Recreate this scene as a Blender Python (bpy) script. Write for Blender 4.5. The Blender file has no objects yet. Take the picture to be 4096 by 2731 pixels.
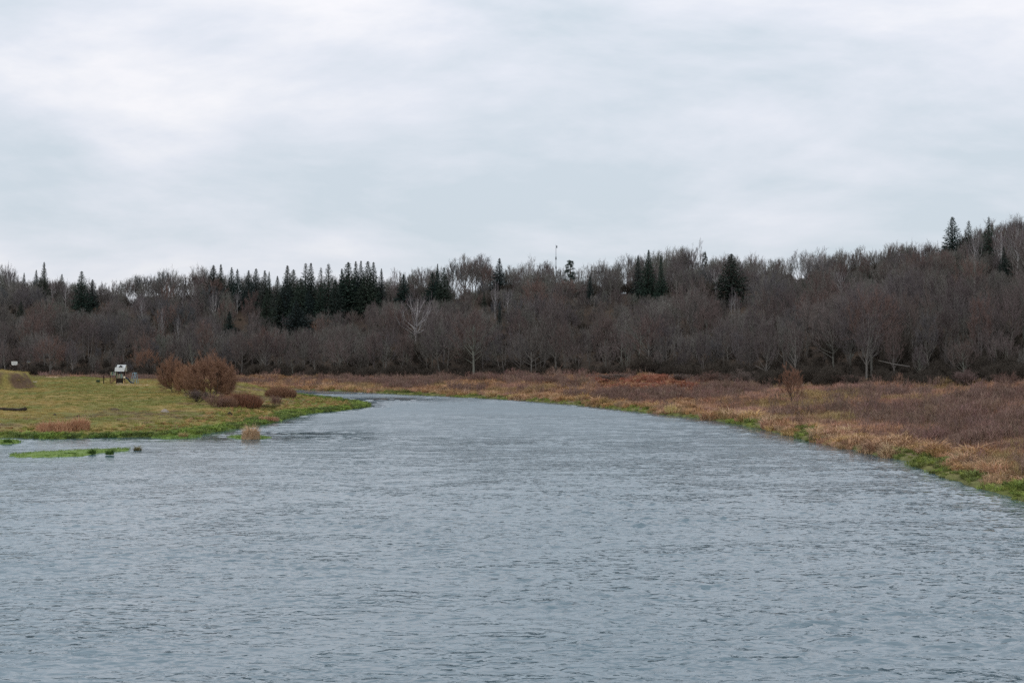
import bpy, math, random
import numpy as np
from mathutils import Vector, Matrix

# ------------------------------------------------------------------ camera
F = 1407.0; CX = 512.0; CY = 341.0; HOR = 352.0; CAMZ = 8.0
sc = bpy.context.scene
camd = bpy.data.cameras.new('camera'); cam = bpy.data.objects.new('camera', camd)
sc.collection.objects.link(cam); sc.camera = cam
camd.sensor_width = 36.0; camd.lens = 36.0 * F / 1024.0
camd.clip_start = 0.5; camd.clip_end = 6000
PITCH = math.atan((HOR - CY) / F)
cam.location = (0, 0, CAMZ); cam.rotation_euler = (math.pi / 2 + PITCH, 0, 0)

# ------------------------------------------------------------------ sky
SUN_EL, SUN_ROT = math.radians(38), math.radians(200)
world = bpy.data.worlds.new('World'); sc.world = world; world.use_nodes = True
SKYO = (4.7, 2.4)
wt = world.node_tree; wt.nodes.clear()
def wn(t, **k):
    n = wt.nodes.new(t)
    for a, b in k.items(): setattr(n, a, b)
    return n
wl = wt.links.new
tc = wn('ShaderNodeTexCoord')
sep = wn('ShaderNodeSeparateXYZ'); wl(tc.outputs['Generated'], sep.inputs[0])
zc = wn('ShaderNodeMath', operation='MAXIMUM'); wl(sep.outputs[2], zc.inputs[0]); zc.inputs[1].default_value = 0.0
za = wn('ShaderNodeMath', operation='ADD'); wl(zc.outputs[0], za.inputs[0]); za.inputs[1].default_value = 0.10
dx = wn('ShaderNodeMath', operation='DIVIDE'); wl(sep.outputs[0], dx.inputs[0]); wl(za.outputs[0], dx.inputs[1])
dy = wn('ShaderNodeMath', operation='DIVIDE'); wl(sep.outputs[1], dy.inputs[0]); wl(za.outputs[0], dy.inputs[1])
comb = wn('ShaderNodeCombineXYZ'); wl(dx.outputs[0], comb.inputs[0]); wl(dy.outputs[0], comb.inputs[1])
mp = wn('ShaderNodeMapping'); mp.inputs['Rotation'].default_value = (0, 0, math.radians(40)); mp.inputs['Scale'].default_value = (0.55, 1.0, 1)
mp.inputs['Location'].default_value = (3.1, 1.7, 0)
wl(comb.outputs[0], mp.inputs[0])
n1 = wn('ShaderNodeTexNoise'); n1.inputs['Scale'].default_value = 0.85; n1.inputs['Detail'].default_value = 6; n1.inputs['Roughness'].default_value = 0.5; n1.inputs['Distortion'].default_value = 0.15
n2 = wn('ShaderNodeTexNoise'); n2.inputs['Scale'].default_value = 0.6; n2.inputs['Detail'].default_value = 3
wl(mp.outputs[0], n1.inputs[0]); wl(mp.outputs[0], n2.inputs[0])
mixn = wn('ShaderNodeMath', operation='ADD'); wl(n1.outputs[0], mixn.inputs[0]); wl(n2.outputs[0], mixn.inputs[1])
mp2 = wn('ShaderNodeMapping'); mp2.inputs['Rotation'].default_value = (0, math.radians(-26), 0); mp2.inputs['Scale'].default_value = (3.6, 3.6, 11.0); mp2.inputs['Location'].default_value = (SKYO[0], 0, SKYO[1]); wl(tc.outputs['Generated'], mp2.inputs[0])
n3 = wn('ShaderNodeTexNoise'); n3.inputs['Scale'].default_value = 1.0; n3.inputs['Detail'].default_value = 8; n3.inputs['Roughness'].default_value = .56; n3.inputs['Distortion'].default_value = .2; wl(mp2.outputs[0], n3.inputs[0])
mx3 = wn('ShaderNodeMix', data_type='FLOAT'); mx3.inputs[0].default_value = .68
hlf = wn('ShaderNodeMath', operation='MULTIPLY'); wl(mixn.outputs[0], hlf.inputs[0]); hlf.inputs[1].default_value = 0.5
ramp = wn('ShaderNodeValToRGB'); wl(hlf.outputs[0], mx3.inputs[2]); wl(n3.outputs[0], mx3.inputs[3]); wl(mx3.outputs[0], ramp.inputs[0])
cr = ramp.color_ramp
cr.elements[0].position = 0.405; cr.elements[0].color = (0.648, 0.722, 0.795, 1)
cr.elements[1].position = 0.59; cr.elements[1].color = (0.97, 0.96, 0.99, 1)
e = cr.elements.new(0.50); e.color = (0.80, 0.83, 0.905, 1)
# low in the sky the deck greys towards blue-green, overhead it is a little brighter
lift = wn('ShaderNodeMapRange'); wl(zc.outputs[0], lift.inputs[0]); lift.inputs[1].default_value = 0.0; lift.inputs[2].default_value = 0.28; lift.inputs[3].default_value = 0.92; lift.inputs[4].default_value = 1.06
vm = wn('ShaderNodeVectorMath', operation='SCALE'); wl(ramp.outputs[0], vm.inputs[0]); wl(lift.outputs[0], vm.inputs['Scale'])
v10 = wn('ShaderNodeVectorMath', operation='SCALE'); wl(vm.outputs[0], v10.inputs[0]); v10.inputs['Scale'].default_value = 10.0
sky = wn('ShaderNodeTexSky', sky_type='NISHITA', sun_disc=False); sky.sun_elevation = SUN_EL; sky.sun_rotation = SUN_ROT
mixs = wn('ShaderNodeMix', data_type='RGBA'); mixs.inputs[0].default_value = 0.93
wl(sky.outputs[0], mixs.inputs[6]); wl(v10.outputs[0], mixs.inputs[7])
bg = wn('ShaderNodeBackground'); bg.inputs[1].default_value = 0.1; wl(mixs.outputs[2], bg.inputs[0])
wo = wn('ShaderNodeOutputWorld'); wl(bg.outputs[0], wo.inputs[0])

sund = bpy.data.lights.new('sun', 'SUN'); sund.energy = 0.5; sund.angle = math.radians(30); sund.color = (1, 0.96, 0.9)
sun = bpy.data.objects.new('sun', sund); sc.collection.objects.link(sun)
sdir = Vector((math.sin(SUN_ROT) * math.cos(SUN_EL), math.cos(SUN_ROT) * math.cos(SUN_EL), math.sin(SUN_EL)))
sun.rotation_euler = (-sdir).to_track_quat('-Z', 'Y').to_euler(); sun.location = (0, 0, 80)

sc.view_settings.view_transform = 'Standard'; sc.view_settings.look = 'None'; sc.view_settings.gamma = 1
sc.view_settings.exposure = 0.0; sc.view_settings.use_curve_mapping = False
sc.render.engine = 'CYCLES'
cy = sc.cycles; cy.use_denoising = False
cy.max_bounces = 5; cy.diffuse_bounces = 2; cy.glossy_bounces = 2; cy.transmission_bounces = 2; cy.transparent_max_bounces = 8
cy.volume_bounces = 0; cy.caustics_reflective = False; cy.caustics_refractive = False

# ------------------------------------------------------------------ helpers
COL = sc.collection
RND = random.Random(7)
rng = np.random.default_rng(11)

def px_ray(px, py):
    a, b = (px - CX) / F, (CY - py) / F
    d = Vector((a, 1.0, b)); d.rotate(Matrix.Rotation(PITCH, 3, 'X')); return d
def at_z(px, py, z):
    d = px_ray(px, py); t = (z - CAMZ) / d.z
    return Vector((d.x * t, d.y * t, z))
def proj(x, y, z):
    return CX + F * x / y, HOR - F * (z - CAMZ) / y

_perm = rng.permutation(4096)
_vals = rng.random(4096)
def vnoise(x, y, seed=0):
    x = np.asarray(x, float); y = np.asarray(y, float)
    xi = np.floor(x).astype(np.int64); yi = np.floor(y).astype(np.int64)
    fx = x - xi; fy = y - yi
    fx = fx * fx * (3 - 2 * fx); fy = fy * fy * (3 - 2 * fy)
    def h(a, b): return _vals[_perm[(_perm[(a + seed * 131) & 4095] + b) & 4095]]
    a = h(xi, yi); b = h(xi + 1, yi); c = h(xi, yi + 1); d = h(xi + 1, yi + 1)
    return (a * (1 - fx) + b * fx) * (1 - fy) + (c * (1 - fx) + d * fx) * fy
def fbm(x, y, s, seed=0, o=4, r=0.5):
    t = 0; a = 1; n = 0
    for k in range(o):
        t = t + a * vnoise(np.asarray(x) * s * 2 ** k, np.asarray(y) * s * 2 ** k, seed + k * 7); n += a; a *= r
    return t / n
def sstep(a, b, x):
    t = np.clip((x - a) / (b - a), 0, 1); return t * t * (3 - 2 * t)

def tag(o, label=None, cat=None, group=None, kind=None):
    if label: o['label'] = label
    if cat: o['category'] = cat
    if group: o['group'] = group
    if kind: o['kind'] = kind
    return o
def link(name, me, mats, parent=None, loc=None):
    o = bpy.data.objects.new(name, me); COL.objects.link(o)
    if mats is not None:
        me.materials.clear()
        for m in (mats if isinstance(mats, (list, tuple)) else [mats]): me.materials.append(m)
    if parent: o.parent = parent
    if loc is not None: o.location = loc
    return o
def empty(name, loc, rz=0):
    o = bpy.data.objects.new(name, None); o.empty_display_size = 0.3; COL.objects.link(o)
    o.location = loc; o.rotation_euler = (0, 0, rz); return o

class MB:
    def __init__(s): s.v = []; s.f = []; s.m = []; s.mi = 0
    def add(s, vs, fs):
        n = len(s.v); s.v.extend(vs); s.f.extend([tuple(i + n for i in f) for f in fs]); s.m.extend([s.mi] * len(fs))
    def tube(s, pts, rad, sides=5, cap=False):
        n = len(s.v); k = len(pts)
        for i, p in enumerate(pts):
            d = (pts[min(i + 1, k - 1)] - pts[max(i - 1, 0)])
            if d.length < 1e-6: d = Vector((0, 0, 1))
            d = d.normalized()
            a = d.orthogonal().normalized() if abs(d.z) < .9 else d.cross(Vector((0, 1, 0))).normalized()
            b = d.cross(a)
            for j in range(sides):
                t = 2 * math.pi * j / sides
                s.v.append(p + (a * math.cos(t) + b * math.sin(t)) * rad[i])
        for i in range(k - 1):
            for j in range(sides):
                j2 = (j + 1) % sides
                s.f.append((n + i * sides + j, n + i * sides + j2, n + (i + 1) * sides + j2, n + (i + 1) * sides + j)); s.m.append(s.mi)
        if cap:
            s.f.append(tuple(n + j for j in range(sides))[::-1]); s.m.append(s.mi)
            s.f.append(tuple(n + (k - 1) * sides + j for j in range(sides))); s.m.append(s.mi)
    def bar(s, a, b, w, t=None):
        a, b = Vector(a), Vector(b); t = t or w; d = (b - a).normalized()
        u = d.cross(Vector((0, 0, 1)))
        u = u.normalized() if u.length > .05 else Vector((1, 0, 0)); v = u.cross(d)
        vs = [q + u * (w / 2 * i) + v * (t / 2 * j) for q in (a, b) for i, j in ((-1, -1), (1, -1), (1, 1), (-1, 1))]
        s.add(vs, [(3, 2, 1, 0), (4, 5, 6, 7), (0, 1, 5, 4), (1, 2, 6, 5), (2, 3, 7, 6), (3, 0, 4, 7)])
    def box(s, x0, y0, z0, x1, y1, z1):
        vs = [Vector(q) for q in ((x0, y0, z0), (x1, y0, z0), (x1, y1, z0), (x0, y1, z0), (x0, y0, z1), (x1, y0, z1), (x1, y1, z1), (x0, y1, z1))]
        s.add(vs, [(3, 2, 1, 0), (4, 5, 6, 7), (0, 1, 5, 4), (1, 2, 6, 5), (2, 3, 7, 6), (3, 0, 4, 7)])
    def tri(s, p, d, w, rnd):
        a = Vector((rnd.gauss(0, 1), rnd.gauss(0, 1), rnd.gauss(0, 1))).cross(d)
        if a.length < 1e-5: a = Vector((1, 0, 0))
        a = a.normalized() * (w / 2)
        s.add([p - a, p + a, p + d], [(0, 1, 2)])
    def mesh(s, name, smooth=False):
        me = bpy.data.meshes.new(name); me.from_pydata([tuple(q) for q in s.v], [], s.f); 
        if any(s.m): me.polygons.foreach_set('material_index', s.m)
        if smooth: me.polygons.foreach_set('use_smooth', [True] * len(s.f))
        me.update(); return me
def joined(name, a, b):   # two builders into one mesh, second gets material 1
    m = MB(); m.v = list(a.v) + list(b.v); n = len(a.v)
    m.f = list(a.f) + [tuple(i + n for i in f) for f in b.f]; m.m = [0] * len(a.f) + [1] * len(b.f)
    return m.mesh(name)

# ------------------------------------------------------------------ materials
def mat(name, col=(.5, .5, .5), rough=.9, spec=.2):
    m = bpy.data.materials.new(name); m.use_nodes = True
    b = m.node_tree.nodes['Principled BSDF']
    b.inputs['Base Color'].default_value = (*col, 1); b.inputs['Roughness'].default_value = rough
    b.inputs['Specular IOR Level'].default_value = spec
    return m
def nd(m, t, **k):
    n = m.node_tree.nodes.new(t)
    for a, b in k.items(): setattr(n, a, b)
    return n
def lk(m, a, b): m.node_tree.links.new(a, b)
def bsdf(m): return m.node_tree.nodes['Principled BSDF']

def noisy(name, c1, c2, scale=3.0, rough=.85, spec=.2, detail=4, lo=.35, hi=.65, stretch=(1, 1, 1)):
    m = mat(name, c1, rough, spec)
    g = nd(m, 'ShaderNodeTexCoord'); mpn = nd(m, 'ShaderNodeMapping'); mpn.inputs['Scale'].default_value = stretch
    n = nd(m, 'ShaderNodeTexNoise'); n.inputs['Scale'].default_value = scale; n.inputs['Detail'].default_value = detail
    r = nd(m, 'ShaderNodeValToRGB'); r.color_ramp.elements[0].color = (*c1, 1); r.color_ramp.elements[1].color = (*c2, 1)
    r.color_ramp.elements[0].position = lo; r.color_ramp.elements[1].position = hi
    lk(m, g.outputs['Object'], mpn.inputs[0]); lk(m, mpn.outputs[0], n.inputs[0]); lk(m, n.outputs[0], r.inputs[0]); lk(m, r.outputs[0], bsdf(m).inputs['Base Color'])
    return m

def tree_mat(name, cols, patch=None, rough=.95):
    """colour per individual tree (object random) + soft patches of species over the hillside"""
    m = mat(name, cols[0], rough, .1)
    oi = nd(m, 'ShaderNodeObjectInfo')
    r = nd(m, 'ShaderNodeValToRGB'); r.color_ramp.interpolation = 'LINEAR'
    els = r.color_ramp.elements
    els[0].position = 0; els[0].color = (*cols[0], 1); els[1].position = 1; els[1].color = (*cols[-1], 1)
    for i, c in enumerate(cols[1:-1]):
        q = els.new((i + 1) / (len(cols) - 1)); q.color = (*c, 1)
    lk(m, oi.outputs['Random'], r.inputs[0])
    out = r.outputs[0]
    if patch:
        g = nd(m, 'ShaderNodeNewGeometry'); n = nd(m, 'ShaderNodeTexNoise'); n.inputs['Scale'].default_value = .018; n.inputs['Detail'].default_value = 2
        lk(m, g.outputs['Position'], n.inputs[0])
        rr = nd(m, 'ShaderNodeMapRange'); rr.inputs[1].default_value = .4; rr.inputs[2].default_value = .62; rr.inputs[4].default_value = .6
        lk(m, n.outputs[0], rr.inputs[0])
        mx = nd(m, 'ShaderNodeMix', data_type='RGBA'); lk(m, rr.outputs[0], mx.inputs[0]); lk(m, out, mx.inputs[6]); mx.inputs[7].default_value = (*patch, 1)
        out = mx.outputs[2]
    lk(m, out, bsdf(m).inputs['Base Color'])
    return m

M = {}
M['twig'] = tree_mat('twigs', [(.145, .122, .122), (.125, .127, .137), (.205, .13, .105), (.10, .113, .118), (.165, .13, .127), (.21, .182, .17), (.085, .072, .07), (.155, .142, .147), (.115, .112, .104), (.20, .135, .115), (.10, .09, .09)], (.15, .112, .106))
M['twig_rust'] = tree_mat('rust_twigs', [(.24, .115, .065), (.20, .095, .06), (.25, .13, .075)])
M['twig_plum'] = tree_mat('plum_twigs', [(.18, .13, .12), (.22, .14, .115), (.15, .115, .11), (.20, .16, .14)])
M['twig_birch'] = tree_mat('birch_twigs', [(.20, .17, .175), (.17, .15, .155), (.22, .18, .17)])
M['bark'] = tree_mat('bark', [(.20, .185, .17), (.14, .13, .115), (.235, .22, .20), (.11, .095, .09), (.19, .195, .165)])
M['bark_birch'] = tree_mat('birch_bark', [(.44, .42, .41), (.36, .345, .34), (.50, .48, .46)])
M['bark_dark'] = tree_mat('dark_bark', [(.07, .06, .05), (.10, .085, .07)])
M['needle'] = tree_mat('needles', [(.028, .050, .044), (.036, .058, .044), (.046, .058, .042), (.026, .044, .046), (.055, .065, .056)])
M['needle_pine'] = tree_mat('pine_needles', [(.045, .075, .06), (.05, .07, .055)])

# ------------------------------------------------------------------ terrain functions
U   = np.array([-600, -200, 0, 150, 250, 400, 500, 600, 680, 760, 850, 950, 1024, 1150, 1700], float)
DE  = np.array([420, 415, 400, 398, 372, 340, 315, 290, 262, 238, 218, 204, 194, 182, 160], float)
PYE = np.array([375, 375, 376, 377, 377, 377.5, 377.5, 375.5, 378, 383.5, 383, 382, 381, 380, 376], float)
DR  = np.array([590, 570, 550, 535, 520, 480, 455, 435, 420, 408, 395, 378, 365, 350, 320], float)
PYR = np.array([296, 298, 301, 307, 304, 300, 297, 294, 291, 288, 281, 277, 268, 262, 255], float)
ZE = CAMZ - (PYE - HOR) * DE / F; ZR = CAMZ + (HOR - PYR) * DR / F
def ucol(x, y):
    y = np.maximum(y, 1.0); return np.clip(F * x / y + CX, -600, 1700)

def wpt(px, py, z=0.0):
    q = at_z(px, py, z); return (q.x, q.y)
right_shore = [(24, -80), (25, 0), (26, 40), wpt(1045, 515), wpt(1024, 503), wpt(990, 491), wpt(958, 482), wpt(930, 471), wpt(899, 459), wpt(850, 449), wpt(805, 440), wpt(770, 431), wpt(740, 424), wpt(695, 417.5),
               wpt(653, 413), wpt(610, 408), wpt(566, 403.5), wpt(520, 400), wpt(479, 397.5), wpt(440, 395.6), wpt(405, 394), wpt(361, 391.5), wpt(305, 389.6), wpt(240, 389), (-90, 312), (-140, 325), (-220, 345), (-420, 380)]
left_shore = [(-420, 355), (-220, 325), (-140, 303), (-90, 292), (-62, 286), wpt(240, 392.2), wpt(271, 392.6), wpt(296, 393.8), wpt(318, 396.5), wpt(345, 399.5), wpt(366, 403.5), wpt(371, 405.5), wpt(362, 407.5), wpt(345, 409.5), wpt(322, 412),
              wpt(305, 413), wpt(292, 417), wpt(279, 420.5), wpt(262, 424), wpt(240, 428), wpt(218, 431), wpt(200, 434.5), wpt(170, 436.5), wpt(120, 437), wpt(60, 438), wpt(0, 437), wpt(-40, 437.5), (-72, 128), (-80, 105), (-70, 60), (-60, 0), (-60, -80)]
RIV = np.array(right_shore + left_shore)
NR = len(right_shore)
def seg_dist(x, y, pts, closed=False):
    d = np.full(np.shape(x), 1e9)
    n = len(pts)
    for i in range(n if closed else n - 1):
        ax, ay = pts[i]; bx, by = pts[(i + 1) % n]
        vx, vy = bx - ax, by - ay; L = vx * vx + vy * vy
        t = np.clip(((x - ax) * vx + (y - ay) * vy) / L, 0, 1)
        d = np.minimum(d, np.hypot(x - ax - t * vx, y - ay - t * vy))
    return d
def in_poly(x, y, P):
    c = np.zeros(np.shape(x), bool); n = len(P)
    for i in range(n):
        x1, y1 = P[i]; x2, y2 = P[(i + 1) % n]
        if y1 == y2: continue
        c ^= ((y1 > y) != (y2 > y)) & (x < (x2 - x1) * (y - y1) / (y2 - y1) + x1)
    return c
def river_sd(x, y):
    """positive on land, negative in the river; also distances to each shore"""
    dr = seg_dist(x, y, right_shore); dl = seg_dist(x, y, left_shore)
    ins = in_poly(x, y, RIV)
    d = np.minimum(dr, dl)
    wob = (fbm(x, y, .30, 3, 3) - .5) * 1.6 + (fbm(x, y, 1.3, 5, 2) - .5) * .5
    return np.where(ins, -d, d) + wob, dr, dl
MOUND = (-85.5, 232.0)
def height(x, y):
    x = np.asarray(x, float); y = np.asarray(y, float)
    u = ucol(x, y); de = np.interp(u, U, DE); dr_ = np.interp(u, U, DR); ze = np.interp(u, U, ZE); zr = np.interp(u, U, ZR)
    sd, drr, dll = river_sd(x, y)
    right = drr < dll
    land = np.maximum(sd, 0)
    # right bank : concave rise from the shore to the foot of the wood
    w = land / (land + np.maximum(de - y, 0.01) * .85 + .01)
    zb = .30 * (1 - np.exp(-land / .5)) + (ze - .3) * np.power(w, .85)
    zb = zb + sstep(2, 25, land) * ((fbm(x, y, .07, 21, 3) - .5) * 1.1 + (fbm(x, y, .35, 23, 2) - .5) * .35) * (1 - sstep(.8, 1, w))
    hu = ((u - 652) / 55) ** 2 + ((y - (de - 24)) / 20) ** 2; zb = zb + 1.3 * np.exp(-hu * 1.3) * sstep(3, 12, land) + .7 * sstep(8, 30, land) * (fbm(x, y, .035, 27, 2) - .5) * 2 * (1 - sstep(.75, 1, w))
    # left meadow
    zm = .22 * (1 - np.exp(-land / .5)) + sstep(0, 14, land) * (.12 + np.clip(y - 133, -20, 200) * .0185) + sstep(-70, -110, x) * .8 * sstep(140, 240, y) * sstep(0, 20, land)
    zm = zm + sstep(2, 12, land) * ((fbm(x, y, .10, 31, 3) - .5) * .35 + (fbm(x, y, .6, 33, 2) - .5) * .12)
    # lower spit east of the willows
    zm = zm - sstep(-52, -36, x) * sstep(200, 225, y) * .9 * sstep(0, 8, land)
    md = np.hypot((x - MOUND[0]) / 7.2, (y - MOUND[1]) / 9) + (fbm(x, y, .3, 41, 3) - .5) * .25
    zm = zm + 2.3 * sstep(1.0, .72, md) + .4 * sstep(.8, .2, md)
    zflat = np.where(right, zb, zm)
    # hill
    t = np.clip((y - de) / (dr_ - de), 0, 1.0)
    tt = .35 * t + .65 * t * t * (3 - 2 * t)
    zh = ze + (zr - ze) * tt + (fbm(x, y, .03, 51, 3) - .5) * 4.0 * np.sin(np.pi * t) - np.maximum(y - dr_ - 20, 0) * .03
    hb = sstep(-6, 6, y - de) * np.where((u < 330), sstep(-1, 12, sd), 1)
    z = zflat * (1 - hb) + zh * hb
    bed = -.25 - 1.5 * (1 - np.exp(np.minimum(sd, 0) / 3.0))
    return np.where(sd > 0, np.maximum(z, .02 + .2 * (1 - np.exp(-land / .4))), np.where(y > de + 15, z, bed * (1 - np.exp(np.minimum(sd, 0) / .3)) ))
def hz(x, y): return float(height(np.array([x]), np.array([y]))[0])
def ground_at(px, py, dmin=60., dmax=600.):
    """first point of the ground seen along a pixel ray"""
    d = px_ray(px, py); ys = np.arange(dmin, dmax, .5)
    zs = CAMZ + d.z / d.y * ys; xs = d.x / d.y * ys
    h = height(xs, ys); k = np.argmax(h >= zs)
    if h[k] < zs[k]: k = len(ys) - 1
    return Vector((xs[k], ys[k], h[k]))

def axis(segs):
    out = [segs[0][0]]
    for a, b, s in segs:
        n = max(1, int(round((b - a) / s))); out.extend(list(a + (b - a) * np.arange(1, n + 1) / n))
    return np.array(out)
def grid_mesh(name, xs, ys, z, keep=None, smooth=True):
    nx, ny = len(xs), len(ys)
    X, Y = np.meshgrid(xs, ys)
    co = np.stack([X.ravel(), Y.ravel(), z.ravel()], 1)
    i = np.arange((nx - 1) * (ny - 1)); r = i // (nx - 1); c = i % (nx - 1); a = r * nx + c
    q = np.stack([a, a + 1, a + nx + 1, a + nx], 1)
    if keep is not None:
        kf = keep.ravel(); q = q[kf[q].any(1)]
        used = np.zeros(nx * ny, bool); used[q.ravel()] = True
        mp_ = np.cumsum(used) - 1; co = co[used]; q = mp_[q]
    me = bpy.data.meshes.new(name)
    me.vertices.add(len(co)); me.vertices.foreach_set('co', co.astype(np.float32).ravel())
    me.loops.add(q.size); me.loops.foreach_set('vertex_index', q.ravel().astype(np.int32))
    me.polygons.add(len(q)); me.polygons.foreach_set('loop_start', (np.arange(len(q)) * 4).astype(np.int32))
    me.polygons.foreach_set('loop_total', np.full(len(q), 4, np.int32))
    if smooth: me.polygons.foreach_set('use_smooth', np.ones(len(q), bool))
    me.update(calc_edges=True); me.validate()
    return me, co
# ---- ground colours by kind of cover (grass, dry grass, soil, leaf litter)
def mixc(a, b, t): return a * (1 - t[:, None]) + b * t[:, None]
_sp = {}
def SANDP(px, py):
    if (px, py) not in _sp: _sp[(px, py)] = ground_at(px, py)
    return _sp[(px, py)]
def cover(x, y):
    sd, drr, dll = river_sd(x, y); right = drr < dll
    u = ucol(x, y); de = np.interp(u, U, DE)
    n1 = fbm(x, y, .05, 61, 4); n2 = fbm(x, y, .22, 63, 4); n3 = fbm(x, y * .5, .9, 65, 3)
    C = lambda *c: np.array(c)[None, :] * np.ones((len(x), 1))
    # left meadow
    g = mixc(C(.19, .195, .055), C(.33, .24, .085), sstep(.38, .62, n1 * .5 + n2 * .5))
    g = mixc(g, C(.12, .155, .045), sstep(.55, .75, n3) * .6)
    g = mixc(g, C(.20, .145, .09), sstep(.50, .66, fbm(x, y, .12, 67, 4)) * sstep(30, 14, sd) * sstep(5, 10, sd) * .7)
    g = mixc(g, C(.15, .21, .045), sstep(6, 1, sd + (n2 - .5) * 8) * .85)
    md = np.hypot((x - MOUND[0]) / 7.2, (y - MOUND[1]) / 9)
    md = md + (fbm(x, y, .9, 68, 3) - .5) * .5; soil = sstep(.50, .68, md) * sstep(1.0, .93, md) * (y < MOUND[1] + 2) * sstep(.33, .42, fbm(x, y, .35, 69, 3))
    g = mixc(g, C(.13, .085, .055), soil)
    for (px_, py_, rx_, ry_) in ((136, 384.3, 2.6, 3.2), (124, 384, 2.2, 2.2), (58, 376.2, 2.2, 5)):
        c_ = SANDP(px_, py_); g = mixc(g, C(.55, .40, .26), sstep(1.15, .9, np.hypot((x - c_[0]) / rx_, (y - c_[1]) / ry_) + (n2 - .5) * .5))
    # right and far bank
    b = mixc(C(.20, .13, .10), C(.27, .18, .11), sstep(.35, .65, n2))
    b = mixc(b, C(.12, .11, .045), sstep(.52, .66, n1) * .7)
    b = mixc(b, C(.16, .20, .05), sstep(2.0, .3, sd) * .7)
    b = mixc(b, C(.055, .042, .032), sstep(-6, 3, y - de))
    c = np.where(right[:, None], b, g)
    # litter on the wooded hill
    c = np.where((y > de - 3)[:, None], mixc(C(.055, .042, .032), C(.085, .06, .042), sstep(.4, .7, n2)), c)
    c = np.where((sd < -.1)[:, None], C(.04, .035, .025), c)
    return c

xs = axis([(-1400, -420, 28), (-420, -125, 4), (-125, 62, .7), (62, 130, 1.4), (130, 420, 5), (420, 1400, 28)])
ys = axis([(-90, 40, 4), (40, 70, 1.2), (70, 130, .8), (130, 320, .9), (320, 600, 3.5), (600, 900, 20), (900, 2600, 80)])
X, Y = np.meshgrid(xs, ys)
Z = height(X.ravel(), Y.ravel()).reshape(X.shape)
me, co = grid_mesh('ground', xs, ys, Z)
ca = me.color_attributes.new('cover', 'FLOAT_COLOR', 'POINT')
cc = cover(X.ravel(), Y.ravel()); ca.data.foreach_set('color', np.concatenate([cc, np.ones((len(cc), 1))], 1).astype(np.float32).ravel())
mg = mat('ground_cover', (.1, .1, .05), .95, .1)
at = nd(mg, 'ShaderNodeVertexColor', layer_name='cover')
gp = nd(mg, 'ShaderNodeNewGeometry'); gn = nd(mg, 'ShaderNodeTexNoise'); gn.inputs['Scale'].default_value = 2.2; gn.inputs['Detail'].default_value = 5; gn.inputs['Roughness'].default_value = .7
lk(mg, gp.outputs['Position'], gn.inputs[0])
gr = nd(mg, 'ShaderNodeMapRange'); gr.inputs[1].default_value = .3; gr.inputs[2].default_value = .7; gr.inputs[3].default_value = .62; gr.inputs[4].default_value = 1.35
lk(mg, gn.outputs[0], gr.inputs[0])
gs = nd(mg, 'ShaderNodeVectorMath', operation='SCALE'); lk(mg, at.outputs[0], gs.inputs[0]); lk(mg, gr.outputs[0], gs.inputs['Scale'])
lk(mg, gs.outputs[0], bsdf(mg).inputs['Base Color'])
gb = nd(mg, 'ShaderNodeBump'); gb.inputs['Strength'].default_value = .8; gb.inputs['Distance'].default_value = .12
lk(mg, gn.outputs[0], gb.inputs['Height']); lk(mg, gb.outputs[0], bsdf(mg).inputs['Normal'])
ground = link('ground', me, mg); tag(ground, kind='structure')

# ------------------------------------------------------------------ river
wx = axis([(-460, -120, 6), (-120, -70, 1.5), (-70, 46, .22)])
yl = [-90.0]
while yl[-1] < 420:
    y = yl[-1]
    s = 4 if y < 14 else (2 if y < 20 else (.6 if y < 26 else min(.5, .11 + (y - 26) * .0016))) if y < 320 else 4
    yl.append(y + s)
wy = np.array(yl)
WX, WY = np.meshgrid(wx, wy)
sdw, _, _ = river_sd(WX.ravel(), WY.ravel()); sdw = sdw.reshape(WX.shape)
dxs = np.maximum(np.gradient(wy)[:, None] * np.ones_like(WX), .5 * np.gradient(wx)[None, :] * np.ones_like(WX))
zw = np.zeros_like(WX)
r2 = np.random.default_rng(5)
warpx = WX + 2.2 * (fbm(WX, WY, .11, 71, 3) - .5) * 2 + .5 * fbm(WX, WY, .7, 73, 2)
warpy = WY + 2.2 * (fbm(WX, WY, .11, 75, 3) - .5) * 2 + .7 * fbm(WX, WY, .7, 77, 2)
calm = np.clip(.35 + 1.1 * fbm(WX, WY * .6, .045, 79, 3), .35, 1.4) * (1 - .45 * sstep(-18, -32, WX) * sstep(150, 120, WY) * sstep(80, 100, WY))
calm *= .25 + .75 * sstep(0, -2.5, sdw)
NW = 46
for k in range(NW):
    lam = .36 * (7 ** (k / (NW - 1)))
    th = math.pi / 2 + r2.normal(0, .62) + .2
    kk = 2 * math.pi / lam; slope = (.0075 + .022 * sstep(90, 210, WY)) if lam > 1.1 else .036
    amp = slope / kk
    ph = (warpx * math.cos(th) + warpy * math.sin(th)) * kk + r2.random() * 6.28
    fade = np.clip((lam / dxs - 2.2) / 1.5, 0, 1)
    s_ = np.sin(ph)
    zw += amp * fade * (2.2 * (1 - np.sqrt(s_ * s_ * .96 + .04)) if k % 2 else s_ + .3 * np.cos(2 * ph))
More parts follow.
